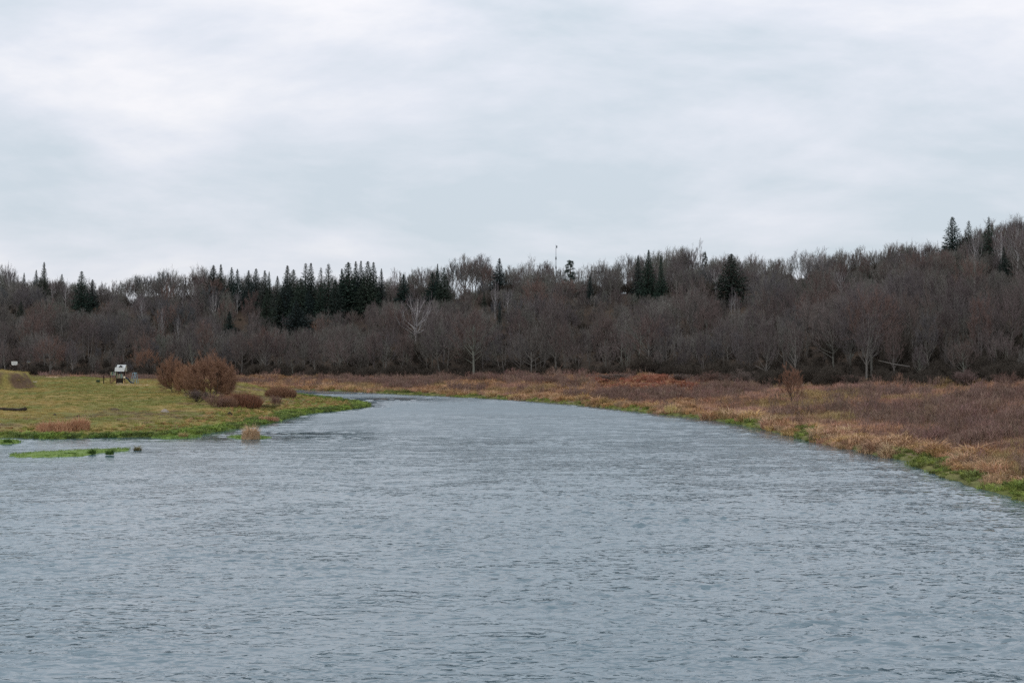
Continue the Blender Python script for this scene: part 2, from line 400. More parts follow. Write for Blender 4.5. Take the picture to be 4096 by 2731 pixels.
# low-frequency packets so that waves come in groups
env = fbm(WX, WY * 1.8, .30, 81, 4)
zw *= calm * (.42 + 2.6 * np.clip(env - .32, 0, 1) ** 1.3 * 1.5) * (1.15 - .45 * sstep(60, 160, WY))
W_A, W_B, W_C = .115, .046, .002
meW, coW = grid_mesh('river', wx, wy, zw, keep=(sdw < 1.2))
def spot(px, py, rx, ry):
    c = at_z(px, py, 0); return np.exp(-(((WX - c.x) / rx) ** 2 + ((WY - c.y) / ry) ** 2) * (.7 + .6 * fbm(WX * .5, WY, .4, 83, 3)))
shel = np.clip(1.1 * (spot(300, 433, 8, 3.2) + spot(262, 437, 9, 2.2) + spot(200, 440, 9, 2.5)) + 1.0 * spot(385, 399, 11, 14) + .9 * spot(325, 393, 14, 6) + 1.2 * spot(270, 390.5, 26, 12) + .7 * spot(170, 438, 22, 2.5) + .6 * spot(145, 452, 5, 1.5), 0, 1)
ruf = (.07 + .26 * sstep(50, 230, WY)) * (.3 + .7 * sstep(-.3, -5, sdw)) * (1 - .75 * shel) * (.75 + .5 * fbm(WX * .4, WY, .08, 85, 3))
rip = (1 - .88 * sstep(40, 170, WY)) * (.45 + .55 * sstep(0, -4, sdw)) * (1 - .5 * shel)
keepw = sdw < 1.2
mw = mat('river_water', (.088, .156, .190), .07, .5); bsdf(mw).inputs['IOR'].default_value = 1.62
g = nd(mw, 'ShaderNodeNewGeometry')
def wnoise(scale, rot, typ, det, rough, dist, strength, prev=None, soft=None):
    m1 = nd(mw, 'ShaderNodeMapping'); m1.inputs['Scale'].default_value = scale; m1.inputs['Rotation'].default_value = (0, 0, rot)
    a1 = nd(mw, 'ShaderNodeTexNoise', noise_type=typ); a1.inputs['Scale'].default_value = 1.0; a1.inputs['Detail'].default_value = det; a1.inputs['Roughness'].default_value = rough; a1.inputs['Distortion'].default_value = dist
    lk(mw, g.outputs['Position'], m1.inputs[0]); lk(mw, m1.outputs[0], a1.inputs[0])
    bp = nd(mw, 'ShaderNodeBump'); bp.inputs['Strength'].default_value = 1; bp.inputs['Distance'].default_value = 1.0
    sy = nd(mw, 'ShaderNodeAttribute', attribute_name='ripple'); my = nd(mw, 'ShaderNodeMath', operation='MULTIPLY'); my.inputs[1].default_value = strength; lk(mw, sy.outputs['Fac'], my.inputs[0]); lk(mw, my.outputs[0], bp.inputs['Distance'])
    h = a1.outputs[0]
    if soft:      # waves come and go in patches
        m2 = nd(mw, 'ShaderNodeMapping'); m2.inputs['Scale'].default_value = (soft, soft * 1.7, 1); a2 = nd(mw, 'ShaderNodeTexNoise'); a2.inputs['Scale'].default_value = 1; a2.inputs['Detail'].default_value = 4
        lk(mw, g.outputs['Position'], m2.inputs[0]); lk(mw, m2.outputs[0], a2.inputs[0])
        r2_ = nd(mw, 'ShaderNodeMapRange'); r2_.inputs[1].default_value = .35; r2_.inputs[2].default_value = .66; r2_.inputs[3].default_value = .5; r2_.inputs[4].default_value = 1.3; lk(mw, a2.outputs[0], r2_.inputs[0])
        mm = nd(mw, 'ShaderNodeMath', operation='MULTIPLY'); lk(mw, h, mm.inputs[0]); lk(mw, r2_.outputs[0], mm.inputs[1]); h = mm.outputs[0]
    lk(mw, h, bp.inputs['Height'])
    if prev: lk(mw, prev, bp.inputs['Normal'])
    return bp.outputs[0]
nA = wnoise((1.5, 2.1, 1), .18, 'FBM', 2, .5, .6, W_A, None, .12)
nB = wnoise((1.1, 1.5, 1), .12, 'RIDGED_MULTIFRACTAL', 2, .5, .7, W_B, nA, .17)
nC = wnoise((5, 7, 1), -.1, 'FBM', 2, .5, .3, W_C, nB)
lk(mw, nC, bsdf(mw).inputs['Normal'])
sy = nd(mw, 'ShaderNodeAttribute', attribute_name='calm_rough'); lk(mw, sy.outputs['Fac'], bsdf(mw).inputs['Roughness'])
ix = np.searchsorted(wx, coW[:, 0]); iy = np.searchsorted(wy, coW[:, 1]); ix = np.clip(ix, 0, len(wx) - 1); iy = np.clip(iy, 0, len(wy) - 1)
for nm_, ar_ in (('calm_rough', ruf), ('ripple', rip)):
    q_ = meW.attributes.new(nm_, 'FLOAT', 'POINT'); q_.data.foreach_set('value', ar_[iy, ix].astype(np.float32))
river = link('river', meW, mw); tag(river, kind='structure')

# ------------------------------------------------------------------ scatter (for what nobody could count)
def scatter(name, protos, P, R, S, idx, tint=None, label=None):
    col = bpy.data.collections.new(name + '_kinds')
    for i, (m_, mats) in enumerate(protos):
        m_.materials.clear()
        for q in mats: m_.materials.append(q)
        col.objects.link(bpy.data.objects.new('%s_kind_%02d' % (name, i), m_))
    me = bpy.data.meshes.new(name); n = len(P)
    me.vertices.add(n); me.vertices.foreach_set('co', np.asarray(P, np.float32).ravel())
    def attr(nm, ty, arr, key):
        a = me.attributes.new(nm, ty, 'POINT'); a.data.foreach_set(key, np.asarray(arr, np.int32 if ty == 'INT' else np.float32).ravel())
    attr('rot', 'FLOAT_VECTOR', R, 'vector'); attr('siz', 'FLOAT_VECTOR', S, 'vector'); attr('pick', 'INT', idx, 'value')
    if tint is not None: attr('tint', 'FLOAT_VECTOR', tint, 'vector')
    me.update()
    o = bpy.data.objects.new(name, me); COL.objects.link(o)
    ng = bpy.data.node_groups.new(name, 'GeometryNodeTree')
    ng.interface.new_socket('Geometry', in_out='INPUT', socket_type='NodeSocketGeometry')
    ng.interface.new_socket('Geometry', in_out='OUTPUT', socket_type='NodeSocketGeometry')
    N = ng.nodes.new; L = ng.links.new
    gi = N('NodeGroupInput'); go = N('NodeGroupOutput'); ci = N('GeometryNodeCollectionInfo'); ip = N('GeometryNodeInstanceOnPoints')
    ci.inputs['Collection'].default_value = col; ci.inputs['Separate Children'].default_value = True; ci.inputs['Reset Children'].default_value = True
    def na(nm, ty):
        q = N('GeometryNodeInputNamedAttribute'); q.data_type = ty; q.inputs['Name'].default_value = nm; return q.outputs['Attribute']
    L(gi.outputs[0], ip.inputs['Points']); L(ci.outputs[0], ip.inputs['Instance']); ip.inputs['Pick Instance'].default_value = True
    L(na('pick', 'INT'), ip.inputs['Instance Index']); L(na('rot', 'FLOAT_VECTOR'), ip.inputs['Rotation']); L(na('siz', 'FLOAT_VECTOR'), ip.inputs['Scale'])
    L(ip.outputs[0], go.inputs[0])
    md = o.modifiers.new('scatter', 'NODES'); md.node_group = ng
    tag(o, label, kind='stuff')
    return o

# ------------------------------------------------------------------ trees
def rot_about(v, ax, a): return Matrix.Rotation(a, 3, ax) @ v
def gen_bare(seed, kind):
    """10 m tall. Returns builders for wood and twigs."""
    r = random.Random(seed); T = MB(); K = MB()
    def grow(p, d, L, rad, lev, maxlev, P):
        n = (5, 4, 3, 2)[min(lev, 3)]
        pts = [p.copy()]; dirs = [d.copy()]
        q = p.copy(); dd = d.copy()
        for i in range(n):
            dd = (dd + Vector((r.gauss(0, 1), r.gauss(0, 1), r.gauss(0, 1))) * P['wob'][min(lev, 3)] + Vector((0, 0, P['up'][min(lev, 3)]))).normalized()
            q = q + dd * (L / n); pts.append(q.copy()); dirs.append(dd.copy())
        tip = .25 if lev == 0 else .3
        rads = [rad * (1 - (1 - tip) * i / n) for i in range(n + 1)]
        if lev <= 2: T.tube(pts, rads, (5, 4, 3)[lev]) 
        else: K.tube(pts, rads, 3)
        if lev == maxlev:
            for k in range(P['tw']):
                t = r.uniform(.1, 1) * n; i = min(int(t), n - 1); f = t - i
                b = pts[i].lerp(pts[i + 1], f)
                w = (dirs[i + 1] + Vector((r.gauss(0, 1), r.gauss(0, 1), r.gauss(0, 1))) * P['tws'] + Vector((0, 0, P['twup']))).normalized()
                l = r.uniform(.35, 1.0) * P['twl']
                K.tri(b, w * l, P['tww'], r)
                for _ in range(2):
                    w2 = (w + Vector((r.gauss(0, 1), r.gauss(0, 1), r.gauss(0, 1))) * .5 + Vector((0, 0, P['twup'] * .6))).normalized()
                    K.tri(b + w * l * r.uniform(.3, .8), w2 * l * .7, P['tww'] * .8, r)
            return
        m = P['n'][lev]
        for k in range(m):
            t = (P['t0'][lev] + (1 - P['t0'][lev]) * (k + r.random()) / m) * n; i = min(int(t), n - 1); f = t - i
            b = pts[i].lerp(pts[i + 1], f); dd = dirs[i + 1]
            ax = dd.orthogonal().normalized(); ax = rot_about(ax, dd, r.uniform(0, 6.283))
            a = math.radians(r.gauss(P['ang'][lev], 9)) * (1 - .35 * t / n)
            nd_ = rot_about(dd, ax, a)
            ll = L * P['lr'][lev] * r.uniform(.75, 1.2) * (1 - .45 * t / n)
            grow(b, nd_, ll, max(rads[i] * .55, .012), lev + 1, maxlev, P)
        # leader twigs
    base = Vector((0, 0, -.3))
    if kind == 'round':
        P = dict(wob=(.10, .16, .2, .2), up=(.05, .10, .08, .05), n=(9, 6, 5), t0=(.25, .2, .15), ang=(44, 42, 40), lr=(.60, .5, .5), tw=8, tws=.55, twup=.25, twl=.85, tww=.030)
        k = r.choice((1, 2, 3))
        for i in range(k):
            a = r.uniform(0, 6.28); s = 0 if k == 1 else r.uniform(.12, .3)
            grow(base + Vector((math.cos(a), math.sin(a), 0)) * .15 * (k > 1), Vector((math.cos(a) * s, math.sin(a) * s, 1)).normalized(), r.uniform(8.2, 9.4), .17 / math.sqrt(k), 0, 3, P)
            if k > 1: P['n'] = (7, 5, 4)
    elif kind == 'lone':
        P = dict(wob=(.06, .12, .15, .2), up=(.05, .16, .10, .05), n=(16, 7, 5), t0=(.14, .2, .15), ang=(46, 38, 38), lr=(.50, .5, .5), tw=8, tws=.5, twup=.3, twl=1.0, tww=.05)
        grow(base, Vector((.03, 0, 1)).normalized(), 8.6, .16, 0, 3, P)
    elif kind == 'upright':
        P = dict(wob=(.05, .10, .14, .15), up=(.08, .22, .2, .15), n=(12, 5, 4), t0=(.25, .15, .15), ang=(32, 30, 30), lr=(.42, .5, .5), tw=7, tws=.4, twup=.45, twl=.8, tww=.028)
        for i in range(r.choice((1, 2))):
            grow(base + Vector((r.uniform(-.3, .3), r.uniform(-.3, .3), 0)), Vector((r.uniform(-.08, .08), r.uniform(-.08, .08), 1)).normalized(), 9.4, .14, 0, 3, P)
    elif kind == 'birch':
        P = dict(wob=(.06, .12, .15, .2), up=(.06, .20, .04, -.12), n=(11, 6, 4), t0=(.32, .25, .2), ang=(36, 34, 38), lr=(.42, .45, .55), tw=6, tws=.35, twup=-.12, twl=.9, tww=.022)
        k = r.choice((1, 2))
        for i in range(k):
            grow(base + Vector((r.uniform(-.1, .1), 0, 0)), Vector((r.uniform(-.13, .13), r.uniform(-.1, .1), 1)).normalized(), 9.4, .15, 0, 3, P)
    elif kind == 'fan':    # big birch with bare spreading white limbs
        P = dict(wob=(.08, .12, .12, .2), up=(.05, .13, .10, .0), n=(10, 6, 4), t0=(.18, .2, .2), ang=(42, 30, 34), lr=(.72, .45, .5), tw=5, tws=.35, twup=.1, twl=.8, tww=.02)
        grow(base, Vector((.06, 0, 1)).normalized(), 8.4, .2, 0, 3, P)
    elif kind == 'tall':   # ridge tree: clear trunk, crown in the top half, seen against the sky
        P = dict(wob=(.05, .12, .18, .2), up=(.05, .20, .12, .08), n=(9, 5, 4), t0=(.42, .2, .15), ang=(36, 38, 38), lr=(.40, .5, .5), tw=5, tws=.5, twup=.2, twl=.62, tww=.026)
        for i in range(r.choice((1, 1, 2))):
            grow(base + Vector((r.uniform(-.4, .4), r.uniform(-.3, .3), 0)), Vector((r.uniform(-.07, .07), r.uniform(-.07, .07), 1)).normalized(), 9.3, .13, 0, 3, P)
    elif kind == 'shrub':  # many stems from the ground, domed top
        P = dict(wob=(.10, .14, .16, .2), up=(.06, .10, .08, .08), n=(5, 4), t0=(.2, .2), ang=(30, 32), lr=(.5, .5), tw=7, tws=.4, twup=.3, twl=1.6, tww=.05)
        for i in range(22):
            a = r.uniform(0, 6.28); s = r.uniform(.05, .95)
            grow(base + Vector((math.cos(a), math.sin(a), 0)) * s * 1.2, Vector((math.cos(a) * s, math.sin(a) * s, 1.0)).normalized(), r.uniform(6.5, 9.0) * (1 - .18 * s), .09, 0, 2, P)
    # normalise to 10 m
    top = sorted(v.z for v in K.v)[int(len(K.v) * .997)]
    s = 10.0 / top
    for b in (T, K): b.v = [v * s for v in b.v]
    return T, K

def gen_dome(seed, rx=3.4, cz=5.2, rz=4.8, clear=.25, NL=17, NS=9, NT=10, tw=.026, tl=.8, stems=1, trunk=.17, lowest=0.0, lwf=1.0):
    """10 m bare tree: limbs sweep up to a domed outline, fine twigs point out and up"""
    r = random.Random(seed); T = MB(); K = MB(); C = Vector((r.gauss(0, .12), r.gauss(0, .12), cz)); g3 = lambda s_: Vector((r.gauss(0, s_), r.gauss(0, s_), r.gauss(0, s_)))
    tops = []
    for i in range(stems):
        a = 6.283 * i / stems + r.uniform(-.4, .4); q = Vector((math.cos(a), math.sin(a), 0)) * (.12 + .25 * (stems > 2)) * (stems > 1)
        b = q + Vector((0, 0, -.3)); m = C * .45 + q * (2.0 + stems * .25) + g3(.15); m.z = max(clear * 10, 1.2) + .5; t = C + q * (3.5 + stems * .2) + g3(.2); t.z = cz + rz * r.uniform(.45, .75)
        pts = [b, b.lerp(m, .5) + g3(.06), m, m.lerp(t, .5) + g3(.12), t]; w = trunk / stems ** .4
        T.tube(pts, [w, w * .85, w * .7, w * .45, w * .2], 6 if stems == 1 else 5); tops.append((pts, w))
    lob = [r.uniform(0, 6.28) for _ in range(4)]
    for i in range(NL):
        ph = i * 2.39996 + r.uniform(-.25, .25); e = lowest + (1 - lowest) * ((i + .5) / NL) ** .8; e = max(-.9, min(1.0, e)); ce = math.sqrt(max(0, 1 - e * e))
        bump = 1 + .13 * math.sin(2 * ph + lob[0]) + .1 * math.sin(3 * ph + lob[1] + 3 * e)
        tg = C + Vector((math.cos(ph) * ce * rx, math.sin(ph) * ce * rx, rz * e)) * bump * r.uniform(.68, .92); tg.z = max(tg.z, .7)
        pts0, w0 = tops[i % len(tops)] if stems == 1 else min(tops, key=lambda q: (q[0][-1] - tg).length + r.uniform(0, 1.2))
        f = 1.0 + 2.6 * (.15 + .75 * max(e, 0)) * r.uniform(.7, 1.05); f = min(f, 3.7)
        st = pts0[int(f)].lerp(pts0[int(f) + 1], f % 1)
        if st.z > tg.z - .3: st = pts0[1].lerp(pts0[2], r.uniform(.5, 1))
        mid = st.lerp(tg, .5) + (tg - st).length * .13 * Vector((math.cos(ph) * ce, math.sin(ph) * ce, -.35)) + g3(.12)
        P = [st, st.lerp(mid, .5) + g3(.06), mid, mid.lerp(tg, .5) + Vector((0, 0, .12)) + g3(.06), tg]
        lw = w0 * r.uniform(.3, .45) * lwf
        T.tube(P, [lw, lw * .8, lw * .62, lw * .42, lw * .2], 4)
        for j in range(NS):
            f = r.uniform(1.2, 3.98); b = P[int(f)].lerp(P[int(f) + 1], f % 1); dd = (P[int(f) + 1] - P[int(f)]).normalized()
            o = (b - Vector((C.x, C.y, C.z - rz * .7))).normalized(); w = (dd * .7 + o * .5 + g3(.48) + Vector((0, 0, .25))).normalized(); L = rx * r.uniform(.28, .55)
            s1 = b + w * L * .5; s2 = s1 + (w + Vector((0, 0, .25)) + g3(.15)).normalized() * L * .5
            K.tube([b, s1, s2], [lw * .35, lw * .24, .008], 3)
            for k in range(NT):
                t = r.uniform(.15, 1) * 2; bb = b.lerp(s1, t) if t < 1 else s1.lerp(s2, t - 1)
                v = (o * .45 + w * .5 + g3(.42) + Vector((0, 0, .35))).normalized(); l = tl * r.uniform(.45, 1.15)
                K.tri(bb, v * l, tw, r)
                for _ in range(2): K.tri(bb + v * l * r.uniform(.25, .7), (v + g3(.38) + Vector((0, 0, .12))).normalized() * l * .75, tw * .8, r)
    top = sorted(v.z for v in K.v)[int(len(K.v) * .997)]
    for b in (T, K): b.v = [v * (10.0 / top) for v in b.v]
    return T, K

def gen_spruce(seed, dense=1.0, wide=1.0, gap=False):
    r = random.Random(seed); pw = r.uniform(.8, 1.12); wide *= r.uniform(.85, 1.15); T = MB(); K = MB(); H = 10.0
    T.tube([Vector((0, 0, -.3)), Vector((r.uniform(-.05, .05), 0, 5)), Vector((0, 0, H))], [.16, .1, .015], 6)
    z = .6 if not gap else 2.6
    asym = r.uniform(0, 6.28)
    while z < H - .1:
        t = z / H
        R = 2.75 * wide * (1 - t) ** pw * (1.0 if t > .14 else .82) * r.uniform(.78, 1.12) + .02
        n = int((8 + 5 * (1 - t)) * dense)
        for k in range(n):
            a = 2 * math.pi * (k + r.random()) / n
            L = R * r.uniform(.68, 1.15) * (1 + .12 * math.cos(a - asym))
            if r.random() < .05: L *= .4
            dirn = Vector((math.cos(a), math.sin(a), 0))
            up0 = .55 * t - .12; p = Vector((0, 0, z))
            tip = p + dirn * L + Vector((0, 0, L * up0 - .22 * L * (1 - t)))
            mid = p + dirn * L * .55 + Vector((0, 0, L * .55 * up0 - .16 * L))
            m = max(3, int(L * 8.5))
            for j in range(m):
                f = (j + r.random()) / m
                q = p.lerp(mid, f / .55) if f < .55 else mid.lerp(tip, (f - .55) / .45)
                sd_ = r.choice((-1, 1)); side = Vector((-dirn.y, dirn.x, 0)) * sd_
                w = (side * r.uniform(.2, 1) + dirn * r.uniform(.4, 1.0) + Vector((0, 0, r.uniform(-.75, .12)))).normalized()
                K.tri(q, w * r.uniform(.28, .52) * (1 - .62 * t), r.uniform(.19, .29) * (1 - .5 * t), r)
            K.tri(mid, tip - mid, .14 * (1 - .7 * t), r)
        z += .30 * (1 - .55 * t)
    K.tri(Vector((0, 0, H - .35)), Vector((0, 0, .5)), .07, r)
    return T, K
def gen_pine(seed):
    r = random.Random(seed); T = MB(); K = MB()
    T.tube([Vector((0, 0, -.3)), Vector((.1, 0, 5)), Vector((0, 0, 9.6))], [.2, .14, .04], 6)
    for k in range(34):
        z = 3.0 + 6.8 * (k / 34); a = r.uniform(0, 6.28); L = 2.5 * (1 - (z - 2.5) / 8.2) ** .7 * r.uniform(.6, 1.1)
        e_ = Vector((math.cos(a) * L, math.sin(a) * L, z + L * .35)); T.tube([Vector((0, 0, z)), e_], [.05, .02], 3)
        for c in range(4):
            c0 = Vector((0, 0, z)).lerp(e_, r.uniform(.45, 1.05)) + Vector((r.gauss(0, .2), r.gauss(0, .2), r.gauss(0, .12)))
            for j in range(26):
                w = Vector((r.gauss(0, 1), r.gauss(0, 1), r.gauss(.5, .8))).normalized()
                K.tri(c0 + w * .12, w * r.uniform(.2, .45), .09, r)
    return T, K

PROTO = {}   # kind -> list of (wood mesh, crown mesh, joined mesh, matwood, matcrown)
def make_protos(kind, count, seed0, gen, mw_, mc_):
    L = []
    for i in range(count):
        T, K = gen(seed0 + i)
        J = joined(kind, T, K); 
        L.append((T.mesh(kind + '_trunk', True), K.mesh(kind + '_crown'), J, mw_, mc_))
    PROTO[kind] = L
make_protos('round', 6, 100, lambda s: gen_dome(s, rx=3.3 + .5 * (s % 3), stems=(1, 2, 1, 3)[s % 4], NT=11), M['bark'], M['twig'])
make_protos('upright', 4, 200, lambda s: gen_dome(s, rx=2.1, cz=4.6, rz=5.3, clear=.2, NL=17, NS=8, stems=(1, 2)[s % 2], tl=.75), M['bark'], M['twig'])
make_protos('birch', 4, 300, lambda s: gen_dome(s, rx=1.9, cz=5.2, rz=4.7, clear=.26, NL=14, NS=7, NT=6, tw=.022, tl=.7, stems=(1, 2)[s % 2], trunk=.15), M['bark_birch'], M['twig_birch'])
make_protos('fan', 2, 340, lambda s: gen_dome(s, rx=3.9, cz=4.6, rz=5.2, clear=.2, NL=22, NS=6, NT=4, tw=.02, tl=.7, stems=1, trunk=.2, lowest=.15, lwf=1.0), M['bark_birch'], M['twig_birch'])
make_protos('tall', 6, 400, lambda s: gen_dome(s, rx=2.0 + .35 * (s % 3), cz=6.0, rz=3.9, clear=.36, NL=15, NS=8, NT=9, tw=.022, tl=.66, stems=(1, 2, 3)[s % 3], trunk=.13), M['bark'], M['twig'])
make_protos('shrub', 3, 500, lambda s: gen_bare(s, 'shrub'), M['bark_dark'], M['twig_plum'])
make_protos('rust', 2, 540, lambda s: gen_bare(s, 'shrub'), M['bark_dark'], M['twig_rust'])
make_protos('lone', 1, 430, lambda s: gen_dome(s, rx=3.1, cz=5.0, rz=5, clear=.14, NL=20, NS=9, NT=9, tw=.055, lowest=-.1, trunk=.15), M['bark_dark'], M['twig_rust'])
make_protos('spruce', 8, 600, lambda s: gen_spruce(s), M['bark_dark'], M['needle'])
make_protos('thin_spruce', 2, 650, lambda s: gen_spruce(s, .6, .85, True), M['bark_dark'], M['needle'])
make_protos('pine', 1, 700, gen_pine, M['bark_dark'], M['needle_pine'])

def tree(kind, i, x, y, h, wide=1.0, name='bare_tree', label='', cat='tree', group=None, rz=None, lean=(0, 0), mats=None, z=None, parts=('trunk', 'crown')):
    T, K, J, a, b = PROTO[kind][i % len(PROTO[kind])]
    if mats: a, b = mats
    zz = hz(x, y) if z is None else z
    o = empty(name, (x, y, zz - .05), RND.uniform(0, 6.28) if rz is None else rz)
    o.rotation_euler[0] = lean[0]; o.rotation_euler[1] = lean[1]
    s = h / 10; o.scale = (s * wide, s * wide, s)
    for nm, me_, mt in ((parts[0], T, a), (parts[1], K, b)):
        if mats and me_.materials and me_.materials[0] is not mt: me_ = me_.copy(); me_.materials.clear()
        if not me_.materials: me_.materials.append(mt)
        c = bpy.data.objects.new(nm, me_); COL.objects.link(c); c.parent = o
    tag(o, label, cat, group)
    return o
def slope_spot(px, pyb):
    """point on the wooded hill whose ground projects to (px, pyb)"""
    ys_ = np.arange(float(np.interp(px, U, DE)) + 2, float(np.interp(px, U, DR)) + 14, 1.0); xs_ = (px - CX) / F * ys_
    _, p = proj(xs_, ys_, height(xs_, ys_)); k = int(np.argmin(np.abs(p - pyb))); return xs_[k], ys_[k], p[k]
D2 = 1024 / 2352.0     # the photo was measured at 2352 px wide
PROT = []
def hill_tree(kind, i, X_, top, bot, wide=1.0, vis=None, hw=.22, **kw):
    px = X_ * D2; pt = top * D2; x, y, pb = slope_spot(px, bot * D2)
    h = (pb - pt) * y / F
    PROT.append((px, hw * wide * (pb - pt), pt, (vis or bot) * D2, y))
    return tree(kind, i, x, y, max(h, 1.5), wide, **kw)

# ---- conifers, each measured
def region(X_):
    for lim, t in ((110, 'at the left edge of the hillside'), (250, 'left of the playground roof'), (450, 'above the playground'), (640, 'at the left end of the spruce clump'), (760, 'in the middle of the spruce clump'),
                   (900, 'at the right end of the spruce clump'), (1080, 'right of the spruce clump'), (1220, 'left of the thin mast'), (1400, 'right of the thin mast'), (1600, 'in the trio above the red fern bank'),
                   (1800, 'between the spruce trio and the hidden roof'), (2100, 'beside the hidden roof'), (2400, 'on the ridge at the right edge')):
        if X_ < lim: return t
spruces = [(55, 625, 672, 1.0, 'small dark spruce'), (83, 618, 665, .9, 'slim spruce'), (101, 600, 690, 1.05, 'tall dark spruce'), (142, 628, 662, 1.0, 'little spruce tip'), (48, 690, 728, .9, 'short lone spruce low on the slope'),
 (187, 621, 712, 1.25, 'broad pointed spruce'), (212, 640, 705, 1.0, 'smaller spruce beside the broad one'),
 (490, 607, 690, 1.1, 'broad spruce'), (507, 605, 690, 1.1, 'tall spruce'), (532, 612, 685, .9, 'slim spruce'), (545, 616, 690, .9, 'blunt spruce'), (571, 619, 690, .9, 'narrow dark spruce'), (588, 615, 690, 1.1, 'full dark spruce'), (608, 619, 700, 1.0, 'dark spruce'), (618, 622, 700, .8, 'slim spruce close to its neighbour'),
 (637, 632, 715, 1.1, 'lower broad spruce'), (660, 608, 700, 1.1, 'high layered spruce'), (674, 617, 700, .9, 'spruce just right of the layered one'), (702, 602, 712, 1.0, 'tall narrow spruce with open tiers'), (714, 602, 715, 1.1, 'tall full spruce'), (690, 640, 735, 1.2, 'dark spruce lower on the slope'), (656, 640, 735, 1.2, 'dark spruce in front of the layered one'),
 (737, 612, 715, .9, 'thin greyish spruce'), (754, 603, 720, 1.0, 'pale sparse spruce'), (785, 615, 712, .9, 'slim spruce'), (800, 600, 712, 1.1, 'tall spruce'), (817, 598, 700, .8, 'narrow spruce tip'), (829, 597, 705, .8, 'narrow spruce tip, one of a close pair'), (845, 598, 705, .85, 'slender spruce'), (858, 600, 700, .85, 'slender spruce leaning on its neighbour'), (876, 615, 690, .9, 'last small spruce'),
 (680, 688, 752, 1.5, 'dark bushy spruce low on the slope'), (527, 713, 754, 1.7, 'solitary small wide spruce'), (770, 640, 725, 1.2, 'dark spruce below the skyline'), (735, 655, 730, 1.2, 'shadowy spruce below the skyline'), (612, 665, 740, 1.1, 'shadowy spruce low in the clump'), (640, 672, 740, 1.2, 'deep green spruce low in the clump'), (710, 665, 735, 1.2, 'dense spruce below the tallest pair'),
 (927, 628, 690, 1.5, 'broad full spruce'), (993, 624, 690, 1.35, 'broad dark spruce'), (1005, 604, 690, .9, 'pointed spruce behind the broad one'), (1020, 612, 690, .8, 'slim spruce'),
 (1147, 591, 665, 1.25, 'big conical spruce'), (1112, 668, 702, .6, 'small thin spruce'), (1148, 690, 735, .5, 'thin dark spruce below the big cone'), (1355, 628, 676, .8, 'small pointed spruce'),
 (1466, 584, 668, 1.15, 'left dark spruce'), (1490, 572, 672, 1.1, 'tallest dark spruce'), (1518, 585, 680, .75, 'narrow dark spruce'),
 (1680, 581, 680, 1.35, 'large solitary conical spruce'), (2003, 622, 655, .8, 'tiny spruce'), (1997, 628, 655, .7, 'tiny low spruce'),
 (2188, 496, 600, .9, 'tall thin-topped spruce'), (2226, 504, 600, 1.1, 'grey-green pointed spruce'), (2272, 495, 605, 1.0, 'high narrow spruce'), (2306, 565, 628, 1.25, 'short bushy dark spruce')]
for n_, (X_, t_, b_, w_, lab) in enumerate(spruces):
    kd = 'thin_spruce' if X_ in (702, 737, 754, 2226, 2272) else 'spruce'
    hill_tree(kd, n_, X_, t_, b_ + 22, w_ * RND.uniform(.85, 1.45), (b_ - 2) if 1100 < X_ < 1800 or X_ in (527, 680, 187, 927, 993) else t_ + (b_ - t_) * RND.uniform(.18, .88), name='spruce_tree', label='%s %s' % (lab, region(X_)), cat='tree', group='spruces on the hillside')
hill_tree('pine', 0, 1310, 596, 660, 1.1, 640, name='pine_tree', label='pale blue-green tufted pine on the skyline right of the thin mast', cat='tree')
hill_tree('pine', 0, 1619, 577, 660, .5, 596, name='pine_tree', label='round dark pine top poking out right of the spruce trio', cat='tree', mats=(M['bark_dark'], M['needle']))

# ---- white birches, each measured
birches = [(420, 655, 712, .8, 0), (490, 662, 752, .8, 0), (545, 664, 720, .9, 0), (372, 690, 790, .8, 0), (325, 672, 760, .8, 0), (120, 640, 705, .8, 0), (150, 640, 710, .8, 0), (735, 655, 735, .8, 0), (748, 652, 730, .9, 0), (806, 652, 722, .9, 1),
  (855, 655, 712, .9, 1), (958, 662, 800, 1.0, 1), (905, 612, 680, .8, 0), (1137, 640, 732, .7, 0), (1166, 655, 740, .8, 0), (1684, 655, 760, .8, 0), (1932, 606, 690, .9, 1), (1642, 600, 700, 1.0, 1), (2240, 520, 640, .8, 0), (2300, 505, 640, .9, 0), (2335, 492, 640, .9, 0), (20, 600, 680, .8, 0), (1218, 582, 650, .7, 0), (1600, 548, 660, .9, 0), (1050, 640, 700, .8, 0), (410, 720, 800, .7, 0)]
bl = ['slim white birch', 'white-stemmed birch', 'pale forked birch', 'bare silver birch']
for n_, (X_, t_, b_, w_, fan) in enumerate(birches):
    lab = 'large birch with white limbs spread like a fan in the middle of the hillside' if X_ == 958 else '%s %s, %s' % (bl[n_ % 4], region(X_), 'against the sky' if t_ < 620 else 'partway up the slope')
    hill_tree('fan' if fan else 'birch', n_, X_, t_, b_, w_ * (1.3 if fan else 1), t_ + (b_ - t_) * (.72 if fan else .55), .10, name='birch_tree', label=lab, cat='tree', group='birches on the hillside')

